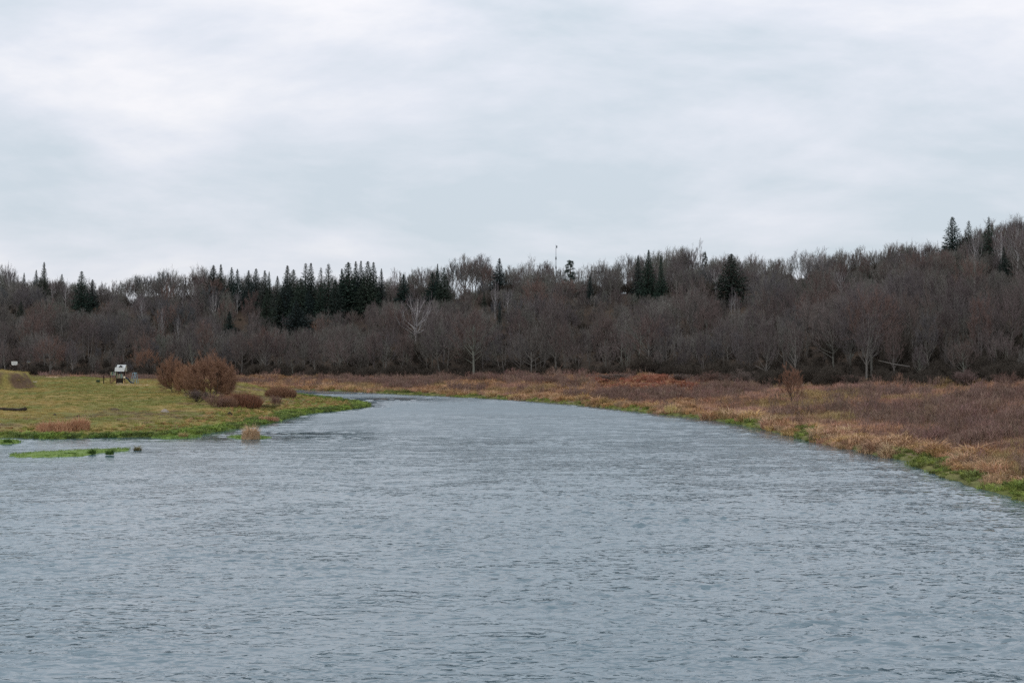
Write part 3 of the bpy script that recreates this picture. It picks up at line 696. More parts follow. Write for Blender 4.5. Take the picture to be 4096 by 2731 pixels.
# ---- the bare wood itself: skyline trees follow the measured outline, the slope is filled behind the bank
SKX = np.array([0, 60, 110, 150, 185, 230, 270, 330, 400, 460, 560, 640, 760, 880, 960, 1030, 1045, 1110, 1135, 1200, 1260, 1320, 1380, 1440, 1500, 1560, 1600, 1660, 1740, 1775, 1820, 1870, 1920, 1980, 1995, 2050, 2130, 2170, 2240, 2300, 2352, 2450]) * D2
SKY = np.array([595, 598, 600, 622, 635, 640, 640, 622, 610, 606, 625, 640, 622, 628, 612, 612, 582, 582, 600, 595, 598, 608, 592, 580, 572, 560, 552, 572, 580, 590, 578, 566, 570, 562, 572, 552, 545, 555, 512, 500, 488, 478]) * D2
def GAP(u): return 448 < u < 480 or 590 < u < 640 and (u % 23) < 8 or 788 < u < 812 or 843 < u < 856 or 124 < u < 140
cand = []   # x, y, h, wide, kind
u = -110.0
while u < 1170:
    for row in range(3):
        uu = u + RND.uniform(-2.5, 2.5); D = float(np.interp(uu, U, DR)) + (RND.uniform(-4, 6), RND.uniform(10, 26), RND.uniform(-26, -7))[row]
        if row == 2 and (GAP(uu) or RND.random() < .08): continue
        x = (uu - CX) / F * D; zb = hz(x, D); _, pb = proj(x, D, zb)
        top = float(np.interp(uu, SKX, SKY)) + (RND.uniform(0, 9), RND.uniform(-1, 10), RND.uniform(5, 20))[row]
        h = max((pb - top) * D / F, 4.5)
        k = RND.choices(('tall', 'upright', 'birch', 'round'), (6, 2, .5, 1) if GAP(uu) else (3, 3, .4, 3) if row < 2 else (0, 4, .3, 6))[0]
        cand.append((x, D, h, RND.uniform(.8, 1.25) * (.75 if k == 'round' else 1), k, 'ridge'))
    u += RND.uniform(4, 8.5)
sp = 6.6
yy = 170.0
while yy < 560:
    xx = -300.0 + RND.random() * sp
    while xx < 280:
        x = xx + RND.uniform(-1.8, 1.8); y = yy + RND.uniform(-1.8, 1.8)
        u = F * x / y + CX
        if -130 < u < 1180:
            de = float(np.interp(u, U, DE)); dr_ = float(np.interp(u, U, DR))
            if de - 1 < y < dr_ - 6:
                f = (y - de) / (dr_ - de)
                big = float(fbm(np.array([x]), np.array([y]), .045, 91, 2)[0])
                h = (6.5 + 17 * (big - .2)) * RND.uniform(.62, 1.22) * (.92 if f < .06 else 1)
                lim = (float(np.interp(u, U, PYR)) - 12 + RND.uniform(-4, 7)) if GAP(u) else float(np.interp(u, SKX, SKY)) + RND.uniform(3, 20) + 8 * float(vnoise(u * .045, 3.3, 4)); zb = hz(x, y); _, pb = proj(x, y, zb); h = min(h, (pb - lim) * y / F)
                if h < 3: xx += sp; continue
                sprucy = 240 < u < 385 and f > .5
                if not (sprucy and RND.random() < .5):
                    k = RND.choices(('round', 'upright', 'birch', 'shrub'), (6, 4 if f < .12 else 2.6, 0, .5 if f < .3 else .15))[0]
                    cand.append((x, y, h if k != 'shrub' else h * .6, RND.uniform(.85, 1.2) if k == 'round' else RND.uniform(.8, 1.1), k, 'foot' if y < de + 12 else 'slope'))
        xx += sp * RND.uniform(.85, 1.15)
    yy += sp
# keep clear views of the measured trees: shorter neighbours in front of them
kept = []
for (x, y, h, w, k, zn) in cand:
    zb = hz(x, y); pc, pb = proj(x, y, zb); cw = h * .26 * w * F / y
    for (qx, qw, qt, qb, qy) in PROT:
        if y < qy + 1 and abs(pc - qx) < qw + cw * .75:
            h = min(h, (pb - qb - RND.uniform(-2, 3)) * y / F)
        elif y < qy + 30 and zn == 'ridge' and abs(pc - qx) < qw + cw * .4: h = min(h, (pb - qt - 7) * y / F)
    if h >= 2.6: kept.append((x, y, h, w, k, zn))
cand = kept
# how much of each is seen: painter's line, front to back
cand.sort(key=lambda c: c[1])
line = np.full(1100, 400.0); area = []
for (x, y, h, w, k, zn) in cand:
    zb = hz(x, y); pc, pb = proj(x, y, zb); _, pt = proj(x, y, zb + h * .97); hw = max(1, h * .3 * w * F / y)
    a, b = int(max(0, pc - hw + 30)), int(min(1099, pc + hw + 30))
    if b <= a: area.append(0); continue
    seg = line[a:b]; vis = np.clip(np.minimum(seg, pb) - pt, 0, None).sum(); area.append(vis if 0 < pc < 1024 else vis * .2)
    line[a:b] = np.minimum(seg, pt + 2.5)
order = sorted(range(len(cand)), key=lambda i: -area[i]); single = set(order[:300])
ztxt = {'ridge': 'on the skyline', 'slope': 'partway up the slope', 'foot': 'at the foot of the wood'}
ktxt = {'round': 'bare round-crowned tree', 'upright': 'upright bare tree', 'birch': 'bare pale-stemmed birch', 'tall': 'bare thin-crowned tree', 'shrub': 'dark leafless thicket'}
def land(u):
    for lim, t in ((95, 'at the left end of the hillside'), (160, 'behind the playground'), (240, 'behind the riverside willows'), (390, 'below the spruce clump'), (470, 'right of the spruce clump'), (560, 'below the thin mast'),
                   (640, 'left of the spruce trio'), (720, 'above the red fern bank'), (800, 'behind the lone bank tree'), (880, 'below the hidden roof'), (960, 'above the right bank'), (1200, 'at the right edge of the hillside')):
        if u < lim: return t
rest = []
kinds = ['round', 'upright', 'birch', 'tall', 'shrub']; off = {}; plist = []
for k in kinds:
    off[k] = len(plist)
    for (T, K, J, a, b) in PROTO[k]: plist.append((J, [a, b]))
for i, (x, y, h, w, k, zn) in enumerate(cand):
    pi = RND.randrange(len(PROTO[k]))
    if i in single:
        u = F * x / y + CX
        tree(k, pi, x, y, h, w, name={'birch': 'birch_tree', 'shrub': 'thicket'}.get(k, 'bare_tree'), label='%s %s %s' % (ktxt[k], ztxt[zn], land(u)), cat='bush' if k == 'shrub' else 'tree', group='bare trees of the wooded hillside', lean=(RND.gauss(0, .05), RND.gauss(0, .05)), parts=('stems', 'twigs') if k == 'shrub' else ('trunk', 'crown'))
    else:
        rest.append((x, y, hz(x, y) - .05, RND.gauss(0, .04), RND.gauss(0, .04), RND.uniform(0, 6.28), h / 10 * w, h / 10, off[k] + pi))
rest = np.array(rest)
scatter('woodland', plist, rest[:, :3], rest[:, 3:6], np.stack([rest[:, 6], rest[:, 6], rest[:, 7]], 1), rest[:, 8], label='mass of bare trees filling the hillside behind the nearer ones')

# ---- undergrowth along the foot and on the slope
P_ = []; 
for _ in range(2900):
    u = RND.uniform(-120, 1190); de = float(np.interp(u, U, DE)); dr_ = float(np.interp(u, U, DR))
    f = RND.random() ** 1.8; y = de - 2.5 - 24 * max(0, float(vnoise(u * .04, 1.7, 12)) - .38) * RND.random() ** 1.6 + f * (dr_ - de); x = (u - CX) / F * y
    s = RND.uniform(.07, .33) * (.45 + 1.1 * float(vnoise(x * .11, y * .11, 9))) * (1 if f < .1 else .8)
    P_.append((x, y, s))
for _ in range(1500):   # brush along the ridge
    u = RND.uniform(-30, 1055)
    if GAP(u) and RND.random() < .6: continue
    y = float(np.interp(u, U, DR)) + RND.uniform(-14, 10); P_.append(((u - CX) / F * y, y, RND.uniform(.18, .5) * (.5 if GAP(u) else 1)))
P_ = np.array(P_); zz = height(P_[:, 0], P_[:, 1]) - .1; n = len(P_)
ush = []
for q in range(3):
    T, K = gen_bare(560 + q, 'shrub'); ush.append((joined('undergrowth', T, K), [M['bark_dark'], M['twig_plum'] if q < 2 else M['twig']]))
scatter('undergrowth', ush, np.stack([P_[:, 0], P_[:, 1], zz], 1), np.stack([np.zeros(n), np.zeros(n), rng.uniform(0, 6.28, n)], 1), np.stack([P_[:, 2] * 1.2, P_[:, 2] * 1.2, P_[:, 2]], 1), rng.integers(0, 3, n), label='dark leafless brush under the trees')

# ------------------------------------------------------------------ willows and shrubs
def gen_willow(seed): return gen_dome(seed, rx=5.0, cz=4.6, rz=5.2, clear=.04, NL=46, NS=13, NT=15, tw=.06, tl=1.0, stems=7, trunk=.2, lowest=-.85)
def gen_dense(seed):     # osier bush: hundreds of straight upright rods making a dome
    r = random.Random(seed); T = MB(); K = MB()
    for i in range(1500):
        a = r.uniform(0, 6.28); s = math.sqrt(r.random()); b = Vector((math.cos(a) * s * 6.0, math.sin(a) * s * 5.0, -.2))
        h = 10 * math.sqrt(max(.05, 1 - (s * .93) ** 2)) * r.uniform(.7, 1.02)
        d = Vector((math.cos(a) * s * .25 + r.gauss(0, .08), math.sin(a) * s * .25 + r.gauss(0, .08), 1)).normalized()
        (T if i % 12 == 0 else K).tri(b, d * h, .22 if i % 12 else .3, r)
        if i % 12:
            for _ in range(2): K.tri(b + d * h * r.uniform(.4, .85), (d + Vector((r.gauss(0, .25), r.gauss(0, .25), 0))).normalized() * h * .3, .12, r)
    return T, K
make_protos('willow', 3, 800, gen_willow, M['bark_dark'], M['twig_rust'])
make_protos('dense', 2, 820, gen_dense, M['bark_dark'], M['twig_rust'])
M['twig_red'] = tree_mat('red_osier_twigs', [(.27, .135, .09), (.25, .125, .08)])
M['twig_pink'] = tree_mat('pinkish_twigs', [(.27, .17, .14), (.24, .15, .12)])
M['twig_tan'] = tree_mat('tan_twigs', [(.30, .17, .11), (.28, .16, .1)])
M['twig_rust_dark'] = tree_mat('brown_willow_twigs', [(.29, .17, .115), (.27, .155, .105)])
def bush(kind, i, X_, base, wd, ht, label, cat='bush', name='shrub', mats=None, wf=None, group=None, parts=('stems', 'twigs')):
    p = ground_at(X_ * D2, base * D2); h = ht * D2 * p.y / F; w = wd * D2 * p.y / F
    nat = {'willow': 9.5, 'dense': 11.5, 'shrub': 10.0, 'rust': 10.0, 'round': 7.0, 'lone': 7.0}[kind]
    return tree(kind, i, p.x, p.y, h, (w / nat) / (h / 10), name=name, label=label, cat=cat, mats=mats, z=p.z, group=group, parts=parts)
M['twig_orange'] = tree_mat('orange_willow_twigs', [(.33, .19, .12)])
M['twig_bank'] = tree_mat('bank_tree_twigs', [(.26, .145, .10)])
R2 = (M['bark_dark'], M['twig_rust_dark'])
bush('willow', 0, 483, 914, 118, 102, 'largest rust-brown willow of the meadow, wide domed crown right of the playground', 'tree', 'willow_tree', R2, parts=('trunk', 'crown'))
bush('willow', 1, 398, 900, 66, 84, 'tall narrow rust willow at the left of the willow group', 'tree', 'willow_tree', R2, parts=('trunk', 'crown'))
bush('willow', 2, 432, 904, 64, 66, 'low orange-brown willow between the two taller willows', 'tree', 'willow_tree', (M['bark_dark'], M['twig_orange']), parts=('trunk', 'crown'))
bush('willow', 1, 514, 912, 60, 80, 'right-hand shoulder of the willow group, brown and twiggy', 'tree', 'willow_tree', R2, parts=('trunk', 'crown'))
bush('shrub', 0, 452, 922, 56, 30, 'dark plum-coloured bush under the largest willow')
bush('rust', 0, 494, 934, 54, 34, 'pinkish bush of bare arching stems left of the red osier bush', mats=(M['twig_pink'], M['twig_pink']))
bush('dense', 0, 553, 933, 92, 38, 'dense low red-brown osier bush, rounded like a cushion', mats=(M['bark_dark'], M['twig_red']))
bush('dense', 1, 522, 934, 50, 30, 'brown cushion bush merging with the left end of the red osier bush', mats=(M['bark_dark'], M['twig_rust_dark']))
bush('rust', 1, 633, 934, 30, 29, 'small sparse bush of upright twigs on the grassy spit', mats=(M['twig_pink'], M['twig_pink']))
bush('dense', 1, 645, 911, 66, 30, 'tan-red bush in front of the far channel behind the spit', mats=(M['bark_dark'], M['twig_tan']))
bush('lone', 0, 1817, 934, 66, 100, 'lone small rust-coloured tree standing on the right bank', 'tree', 'bank_tree', mats=(M['bark_dark'], M['twig_bank']), parts=('trunk', 'crown'))
for n_, (X_, b_, w_, h_, lab) in enumerate([(1640, 884, 80, 34, 'dark bramble bush at the wood edge right of the red ferns'), (1700, 886, 90, 40, 'dark spreading bush at the wood edge left of the lone bank tree'), (1560, 872, 60, 16, 'low dark bush above the red ferns'),
        (2225, 888, 70, 44, 'plum-grey rounded bush at the wood edge near the right side'), (2310, 886, 60, 34, 'dark bush at the wood edge by the right side of the photo'), (1950, 884, 70, 26, 'dark bush behind the right field'), (1420, 872, 90, 18, 'dark low bush under the trees left of the red ferns'), (1000, 876, 90, 16, 'low dark bush at the foot of the wood across the bend')]):
    bush('shrub', n_, X_, b_, w_, h_, lab)
for X_, t_, b_, w_, m_, lab in [(240, 692, 740, 1.6, 'twig_rust', 'orange-topped round tree on the slope left of the playground roof'), (370, 706, 760, .9, 'twig_tan', 'upright orange-tan tree on the slope above the playground'), (155, 785, 852, 1.6, 'twig_pink', 'pinkish-brown round tree above the meadow, left of the playground'),
        (338, 797, 868, 1.5, 'twig_rust_dark', 'drooping brown willow at the wood edge between playground and willows'), (42, 830, 872, 2.0, 'twig_plum', 'plum-brown thicket behind the white notice board'), (1940, 640, 720, 1.6, 'twig_plum', 'reddish round tree below the hidden roof'), (740, 728, 780, 1.6, 'twig_tan', 'warm brown round tree below the spruce clump'),
        (1300, 640, 700, 1.6, 'twig_plum', 'russet-leaved round tree below the pale pine')]:
    q = hill_tree('round', len(lab), X_, t_, b_, w_, name='bare_tree', label=lab, cat='tree', mats=(M['bark_dark'], M[m_]))

# ------------------------------------------------------------------ grasses
def tint_mat(name, rough=.8):
    m = mat(name, (.3, .2, .1), rough, .15)
    a = nd(m, 'ShaderNodeAttribute', attribute_type='INSTANCER', attribute_name='tint')
    g = nd(m, 'ShaderNodeNewGeometry'); n = nd(m, 'ShaderNodeTexNoise'); n.inputs['Scale'].default_value = 9; n.inputs['Detail'].default_value = 2
    lk(m, g.outputs['Position'], n.inputs[0]); r = nd(m, 'ShaderNodeMapRange'); r.inputs[1].default_value = .3; r.inputs[2].default_value = .7; r.inputs[3].default_value = .7; r.inputs[4].default_value = 1.3
    lk(m, n.outputs[0], r.inputs[0]); s = nd(m, 'ShaderNodeVectorMath', operation='SCALE'); lk(m, a.outputs['Vector'], s.inputs[0]); lk(m, r.outputs[0], s.inputs['Scale'])
    lk(m, s.outputs[0], bsdf(m).inputs['Base Color']); return m
M['grass'] = tint_mat('grass_blades')
def blades(seed, n, h, spread, lean, w, droop=.5, B=None, center=(0, 0, 0), dome=.25):
    r = random.Random(seed); B = B or MB(); c = Vector(center)
    for i in range(n):
        a = r.uniform(0, 6.28); s = math.sqrt(r.random()) * spread; b = c + Vector((math.cos(a) * s, math.sin(a) * s, -.03))
        l = h * r.uniform(.5, 1.1) * (1 - dome * (s / max(spread, .01)) ** 2); la = a + r.gauss(0, .8); ln = lean * r.uniform(.2, 1.3)
        d = Vector((math.cos(la) * ln, math.sin(la) * ln, 1)).normalized(); m = b + d * l * .6
        e_ = m + (d + Vector((math.cos(la), math.sin(la), 0)) * droop * r.uniform(.3, 1.5) + Vector((0, 0, -droop * .7))).normalized() * l * .5
        q = Vector((-math.sin(la + r.gauss(0, .7)), math.cos(la + r.gauss(0, .7)), 0)) * (w / 2)
        B.add([b - q, b + q, m + q * .7, m - q * .7, e_], [(0, 1, 2, 3), (3, 2, 4)])
    return B
def stalks(seed):
    r = random.Random(seed); B = MB()
    for i in range(16):
        a = r.uniform(0, 6.28); s = math.sqrt(r.random()) * .45; b = Vector((math.cos(a) * s, math.sin(a) * s, -.03)); d = Vector((r.gauss(0, .12), r.gauss(0, .12), 1)).normalized(); l = r.uniform(.6, 1.1)
        B.tri(b, d * l, .022, r)
        for k in range(6):
            v = (d + Vector((r.gauss(0, .5), r.gauss(0, .5), 0))).normalized(); B.tri(b + d * l * r.uniform(.4, .9), v * r.uniform(.15, .32), .022, r)
    return B
GP = []
for q in range(3): GP.append(blades(900 + q, 70, .75, .32, .55, .030, .9))          # 0-2 arching tussock
for q in range(2): GP.append(stalks(910 + q))                                        # 3-4 dark weed stalks
for q in range(2): GP.append(blades(920 + q, 60, .62, .50, .22, .022, .3))           # 5-6 fine upright grass
for q in range(2): GP.append(blades(930 + q, 60, .50, .34, .5, .035, .8))            # 7-8 green sedge
for q in range(2): GP.append(blades(940 + q, 34, .20, .42, .5, .028, .5))            # 9-10 short turf
GL = [(b.mesh('grass_tuft'), [M['grass']]) for b in GP]

def sample(xr, yr, dens, test):
    n = int((xr[1] - xr[0]) * (yr[1] - yr[0]) * dens); x = rng.uniform(*xr, n); y = rng.uniform(*yr, n)
    u = F * x / y + CX; k = (u > -120) & (u < 1220); x, y = x[k], y[k]
    sd, drr, dll = river_sd(x, y); de = np.interp(ucol(x, y), U, DE)
    k = test(x, y, sd, drr < dll, de); return x[k], y[k], sd[k], de[k]
def tj(n, s=.18): return (1 + rng.normal(0, s, (n, 1))) * (1 + rng.normal(0, s * .25, (n, 3)))
def put(name, x, y, pick, size, tint, label, tilt=.12):
    n = len(x); z = height(x, y)
    R = np.stack([rng.normal(0, tilt, n), rng.normal(0, tilt, n), rng.uniform(0, 6.28, n)], 1)
    scatter(name, GL_copy(), np.stack([x, y, z], 1), R, np.stack([size * rng.uniform(.9, 1.35, n), size * rng.uniform(.9, 1.35, n), size * rng.uniform(.8, 1.15, n)], 1), pick, np.clip(tint, .01, .9), label)
def GL_copy(): return GL
TAN = np.array([.54, .33, .185]); GOLD = np.array([.50, .33, .15]); PINK = np.array([.44, .25, .16]); ROSE = np.array([.42, .255, .19]); DARK = np.array([.235, .155, .125]); OLIVE = np.array([.30, .25, .09]); GREEN = np.array([.15, .195, .06]); BRIGHT = np.array([.27, .36, .08]); RED = np.array([.30, .125, .08])

def right_bank(xr, yr, dens, nm, lab, scl=1.0):
    x, y, sd, de = sample(xr, yr, dens, lambda x, y, sd, rt, de: rt & (sd > -.15) & (y < de + 3))
    n = len(x); u = F * x / y + CX
    a = fbm(x, y, .06, 111, 4); b = fbm(x, y, .16, 113, 4); c = fbm(x, y * .7, .09, 115, 3); g = fbm(x, y, .09, 117, 3)
    pick = rng.integers(5, 7, n); size = np.full(n, 1.0); T = np.where((b > .5)[:, None], PINK, ROSE) * 1.0
    T = T * (1 - sstep(.50, .60, g)[:, None] * .6) + OLIVE * sstep(.50, .60, g)[:, None] * .6
    # tan drifts
    far = (u < 700) & (sd > 3)
    k = (far & (a > .40)) | ((rng.random(n) < .13) & (b > .5)); T[k] = TAN * .85; pick[k] = rng.integers(0, 3, k.sum())
    # dark weeds in drifts
    w = sstep(.55, .64, c) * sstep(2.5, 5, sd) * sstep(1.0, .6, sd / np.maximum(sd + de - y, 1)); k = rng.random(n) < w * .55 + .04
    T[k] = DARK; pick[k] = rng.integers(3, 5, k.sum()); size[k] = 1.15
    # red ferns
    k = (u > 590 + (b - .5) * 40) & (u < 705 + (b - .5) * 60) & (y > de - 48 + (b - .5) * 34) & (sd > 12) & (rng.random(n) < .88); T[k] = RED * 1.15; pick[k] = rng.integers(0, 3, k.sum()); size[k] = .8
    # dark brown tussocks just under the wood
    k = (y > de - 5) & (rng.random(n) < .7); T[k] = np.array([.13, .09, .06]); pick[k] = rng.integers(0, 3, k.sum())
    # lush tussocks along the water, green patches between
    k = sd < 3.8 + (b - .5) * 8; hue = (fbm(x, y, .35, 125, 3)[k] + rng.normal(0, .08, k.sum()))[:, None]; T[k] = np.where(hue > .56, GOLD * .95, np.where(hue > .46, TAN * .95, np.array([.52, .34, .21]))); pick[k] = rng.integers(0, 3, k.sum()); size[k] = rng.uniform(.6, 1.2, k.sum()) * (.35 + 1.5 * fbm(x, y, .55, 127, 2)[k])
    gp = fbm(x, y, .12, 119, 2)
    nearg = ((u > 890) & (sd < 2.0 + (b - .5) * 5) & (gp > .20)) | ((np.abs(u - 803) < 9) & (sd < 3))
    k = nearg | ((sd < 1.8) & (gp > .58)); T[k] = np.where(rng.random((k.sum(), 1)) < .4, BRIGHT * np.array([.95, .85, .9]), GREEN * np.array([1.1, 1.0, 1.0])); pick[k] = rng.integers(7, 9, k.sum()); size[k] = rng.uniform(.5, .95, k.sum())
    k = (sd < .6) & (gp > .46); T[k] = BRIGHT * np.array([1, .88, 1]); pick[k] = rng.integers(7, 9, k.sum()); size[k] = .5
    size *= 1 + (fbm(x, y, .45, 121, 2) - .5) * 1.7
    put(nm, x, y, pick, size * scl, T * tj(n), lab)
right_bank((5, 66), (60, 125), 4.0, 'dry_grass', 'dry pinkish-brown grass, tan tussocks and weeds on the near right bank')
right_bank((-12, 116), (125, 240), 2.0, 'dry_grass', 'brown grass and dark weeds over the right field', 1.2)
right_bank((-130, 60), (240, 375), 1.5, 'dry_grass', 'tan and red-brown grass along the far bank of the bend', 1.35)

def left_bank():
    x, y, sd, de = sample((-135, -15), (125, 330), 1.6, lambda x, y, sd, rt, de: (~rt) & (sd > -.2))
    n = len(x); a = fbm(x, y, .06, 61, 4); b = fbm(x, y, .25, 133, 4)
    m = (.5 * a + .5 * b)[:, None]; T = np.where(m > .5, np.array([.34, .26, .09]), np.array([.22, .22, .065])) * 1.0
    pick = rng.integers(9, 11, n); size = rng.uniform(.6, 1.2, n)
    k = (sd > 4) & (sd < 22) & (fbm(x, y, .12, 67, 4) > .52) & (rng.random(n) < .6); T[k] = np.array([.22, .16, .10])
    k = (sd < 9 + (b - .5) * 6) & (rng.random(n) < .75); T[k] = np.where(rng.random((k.sum(), 1)) < .5, GOLD * .85, np.array([.26, .27, .07])); pick[k] = rng.integers(7, 9, k.sum()); size[k] = rng.uniform(.5, .9, k.sum())
    k = (sd < 2.6 + (b - .5) * 5); T[k] = np.where(rng.random((k.sum(), 1)) < .6, GREEN, BRIGHT * .9); pick[k] = rng.integers(7, 9, k.sum()); size[k] = rng.uniform(.6, 1.1, k.sum())
    keep = np.ones(n, bool)
    put('meadow_grass', x[keep], y[keep], pick[keep], size[keep], (T * tj(n))[keep], 'short olive meadow grass with green sedge along the water')
    # thick sedge fringe
    x, y, sd, de = sample((-75, -18), (128, 225), 3.2, lambda x, y, sd, rt, de: (~rt) & (sd > -.3) & (sd < 2.2)); n = len(x); b = fbm(x, y, .35, 137, 3)
    T = np.where((b > .52)[:, None], BRIGHT * .9, GREEN) * 1.0; put('meadow_sedge', x, y, rng.integers(7, 9, n), rng.uniform(.5, 1.15, n) * (.6 + .8 * b), T * tj(n), 'bright green sedge fringe on the left shore')
left_bank()

# ------------------------------------------------------------------ single tufts and islets
def gmat(name, c1, c2): return noisy(name, c1, c2, 5, .8, .15)
M['reed'] = gmat('dry_reed', (.50, .27, .17), (.62, .38, .24)); M['reed_gold'] = gmat('dry_sedge', (.42, .34, .15), (.55, .42, .22)); M['sedge'] = gmat('green_sedge', (.08, .15, .04), (.15, .24, .055)); M['mat_green'] = gmat('water_meadow', (.14, .24, .045), (.24, .32, .10)); M['olive_tuft'] = gmat('olive_tuft', (.17, .16, .07), (.28, .24, .12))
def clump(name, X_, base, wd, ht, m, label, seed, lean=.5, n=320, one=False, dome=.5, cat='plant', group=None, z=None, dens=1.0, droop=.6):
    p = ground_at(X_ * D2, base * D2) if z is None else at_z(X_ * D2, base * D2, z)
    w = wd * D2 * p.y / F; h = ht * D2 * p.y / F; B = MB(); r = random.Random(seed); h *= 1.35
    k = max(1, int(round(w / (h * 1.3)))) if w > 1.6 * h else 1
    if one: k = 1
    for i in range(k):
        cx_ = (i + .5) / k * w - w / 2
        blades(seed * 10 + i, int(n / k * dens) + 40, h * r.uniform(.8, 1.02), w / k * (.33 if k == 1 else .6), lean, .045, droop, B, (cx_ * .85, r.uniform(-.3, .3) * h * (k > 1), 0), dome=dome)
    o = link(name, B.mesh(name), m, loc=(p.x, p.y, p.z)); return tag(o, label, cat, group)
def islet(pts, label, seed, h=.16):
    """low mat of green plants floating in the shallows"""
    pp = [at_z(x_ * D2, y_ * D2, 0) for x_, y_ in pts]; c = sum(pp, Vector()) / len(pp); N = 30; r = random.Random(seed)
    P = []
    m_ = len(pp)
    for i in range(m_ * 7):
        f = i / 7; a, b = pp[int(f) % m_], pp[(int(f) + 1) % m_]; q = a.lerp(b, f % 1); P.append(q + Vector((r.gauss(0, .15), r.gauss(0, .25), 0)))
    B = MB(); vs = [p - c + Vector((0, 0, -.25)) for p in P] + [(p - c) * .93 + Vector((0, 0, h * .5)) for p in P] + [(p - c) * .6 + Vector((0, 0, h)) for p in P] + [Vector((0, 0, h * 1.05))]
    n = len(P); fs = []
    for i in range(n):
        j = (i + 1) % n; fs += [(i, j, n + j, n + i), (n + i, n + j, 2 * n + j, 2 * n + i), (2 * n + i, 2 * n + j, 3 * n)]
    B.add(vs, fs)
    o = empty('grass_islet', c); link('turf', B.mesh('turf', True), M['mat_green'], o)
    G = MB()
    for i in range(int(90 + 26 * (max(p.x for p in pp) - min(p.x for p in pp)))):
        q = r.choice(P); t = r.random() ** .5; v = (q - c) * t * .96; blades(seed * 77 + i, 9, .22, .22, .5, .03, .5, G, (v.x, v.y, h * .7))
    link('grass', G.mesh('grass'), M['mat_green'], o)
    return tag(o, label, 'islet')
islet([(10, 1046), (60, 1040), (140, 1037), (220, 1032), (300, 1030), (305, 1033), (240, 1040), (180, 1048), (100, 1050), (30, 1050)], 'long flat green islet in the shallows at the left', 1)
islet([(-20, 1012), (30, 1011), (50, 1015), (35, 1019), (-20, 1021)], 'small green islet cut by the left edge of the photo', 2)
islet([(528, 1002), (548, 1000), (600, 1001), (628, 1004), (600, 1007), (545, 1007)], 'tiny green islet right of the spit under a tan grass tuft', 3, .1)
islet([(342, 1004), (400, 1000), (470, 1001), (440, 1005), (380, 1007)], 'thin green mat of plants close to the left shore', 4, .08)
clump('grass_tuft', 576, 1006, 62, 34, gmat('straw', (.58, .40, .24), (.70, .50, .32)), 'orange-tan grass tuft growing on its own islet in the river', 21, .45, 1100, z=.08, droop=.3, one=True, dome=.85)
clump('grass_tuft', 421, 1003, 24, 14, M['reed_gold'], 'small yellowish tuft on the thin green mat by the left shore', 22, .8, 260, z=.05)
clump('sedge_clump', 212, 1040, 22, 14, M['sedge'], 'left dark green sedge clump of the long islet', 23, .8, 200, dome=.8, z=.1)
clump('sedge_clump', 252, 1042, 26, 18, M['sedge'], 'dark green sedge clump at the middle of the long islet', 24, .8, 220, dome=.8, z=.1)
clump('sedge_clump', 316, 1034, 24, 17, M['olive_tuft'], 'olive sedge clump just beyond the right tip of the long islet', 25, .8, 200, dome=.8, z=-.02)
clump('sedge_clump', 160, 1042, 40, 7, M['sedge'], 'low dark patch of sedge on the long islet', 26, .8, 200, z=.1)
clump('sedge_clump', 18, 1016, 24, 12, M['sedge'], 'dark sedge clump on the islet cut by the left edge', 27, .6, 260, z=.1)
clump('reed_clump', 130, 990, 84, 26, M['reed'], 'left one of two reddish dry reed clumps on the left shore', 28, .35, 1500, droop=.25)
clump('reed_clump', 183, 989, 62, 29, M['reed'], 'right one of two reddish dry reed clumps, slightly taller', 29, .35, 1300, droop=.25)
clump('reed_clump', 617, 966, 46, 14, M['reed'], 'low tan reeds at the water corner of the spit', 30, .5, 600)
clump('sedge_clump', 325, 1001, 40, 14, M['sedge'], 'dark sedge standing in the water edge right of the reed clumps', 31, .6, 400, z=.02)
clump('sedge_clump', 240, 1003, 60, 12, M['sedge'], 'low dark sedge at the water edge below the reed clumps', 32, .6, 400, z=.02)
clump('grass_tussock', 610, 935, 50, 14, M['olive_tuft'], 'shaggy brown tussock on the broken edge of the spit', 33, .9, 500, droop=1.2)
clump('grass_tussock', 590, 938, 34, 9, M['reed_gold'], 'yellowish flattened tussock left of the shaggy brown one', 34, .9, 300, droop=1.2)
clump('grass_tussock', 541, 912, 22, 9, M['reed_gold'], 'bright yellow tussock beside the far channel right of the willows', 35, .8, 300)

# ------------------------------------------------------------------ stones, log, stumps
def lump(name, X_, base, wd, ht, m, label, seed, cat):
    p = ground_at(X_ * D2, base * D2); w = wd * D2 * p.y / F; h = ht * D2 * p.y / F; r = random.Random(seed); B = MB(); N = 14; Q = 7
    vs = []; off_ = [r.uniform(.75, 1.2) for _ in range(N)]
    for j in range(Q):
        t = j / (Q - 1); rr = math.cos(t * math.pi / 2 * .96) ** .7
        for i in range(N):
            a = 6.283 * i / N; vs.append(Vector((math.cos(a) * w / 2 * rr * off_[i] * r.uniform(.93, 1.07), math.sin(a) * w / 2.4 * rr * off_[(i + 5) % N], -.1 * (j == 0) + h * t * r.uniform(.93, 1.07))))
    vs.append(Vector((0, 0, h))); fs = [(j * N + i, j * N + (i + 1) % N, (j + 1) * N + (i + 1) % N, (j + 1) * N + i) for j in range(Q - 1) for i in range(N)] + [((Q - 1) * N + i, (Q - 1) * N + (i + 1) % N, Q * N) for i in range(N)]
    B.add(vs, fs); o = link(name, B.mesh(name), m, loc=p); return tag(o, label, cat)
M['stone'] = noisy('stone', (.26, .22, .18), (.42, .37, .32), 8); M['wood_dark'] = noisy('rotten_wood', (.02, .016, .012), (.06, .045, .035), 6); M['soil'] = noisy('soil', (.06, .045, .03), (.11, .08, .05), 6)
lump('stone', 378, 946, 18, 8, M['stone'], 'pale stone lying in the middle of the meadow', 1, 'stone')
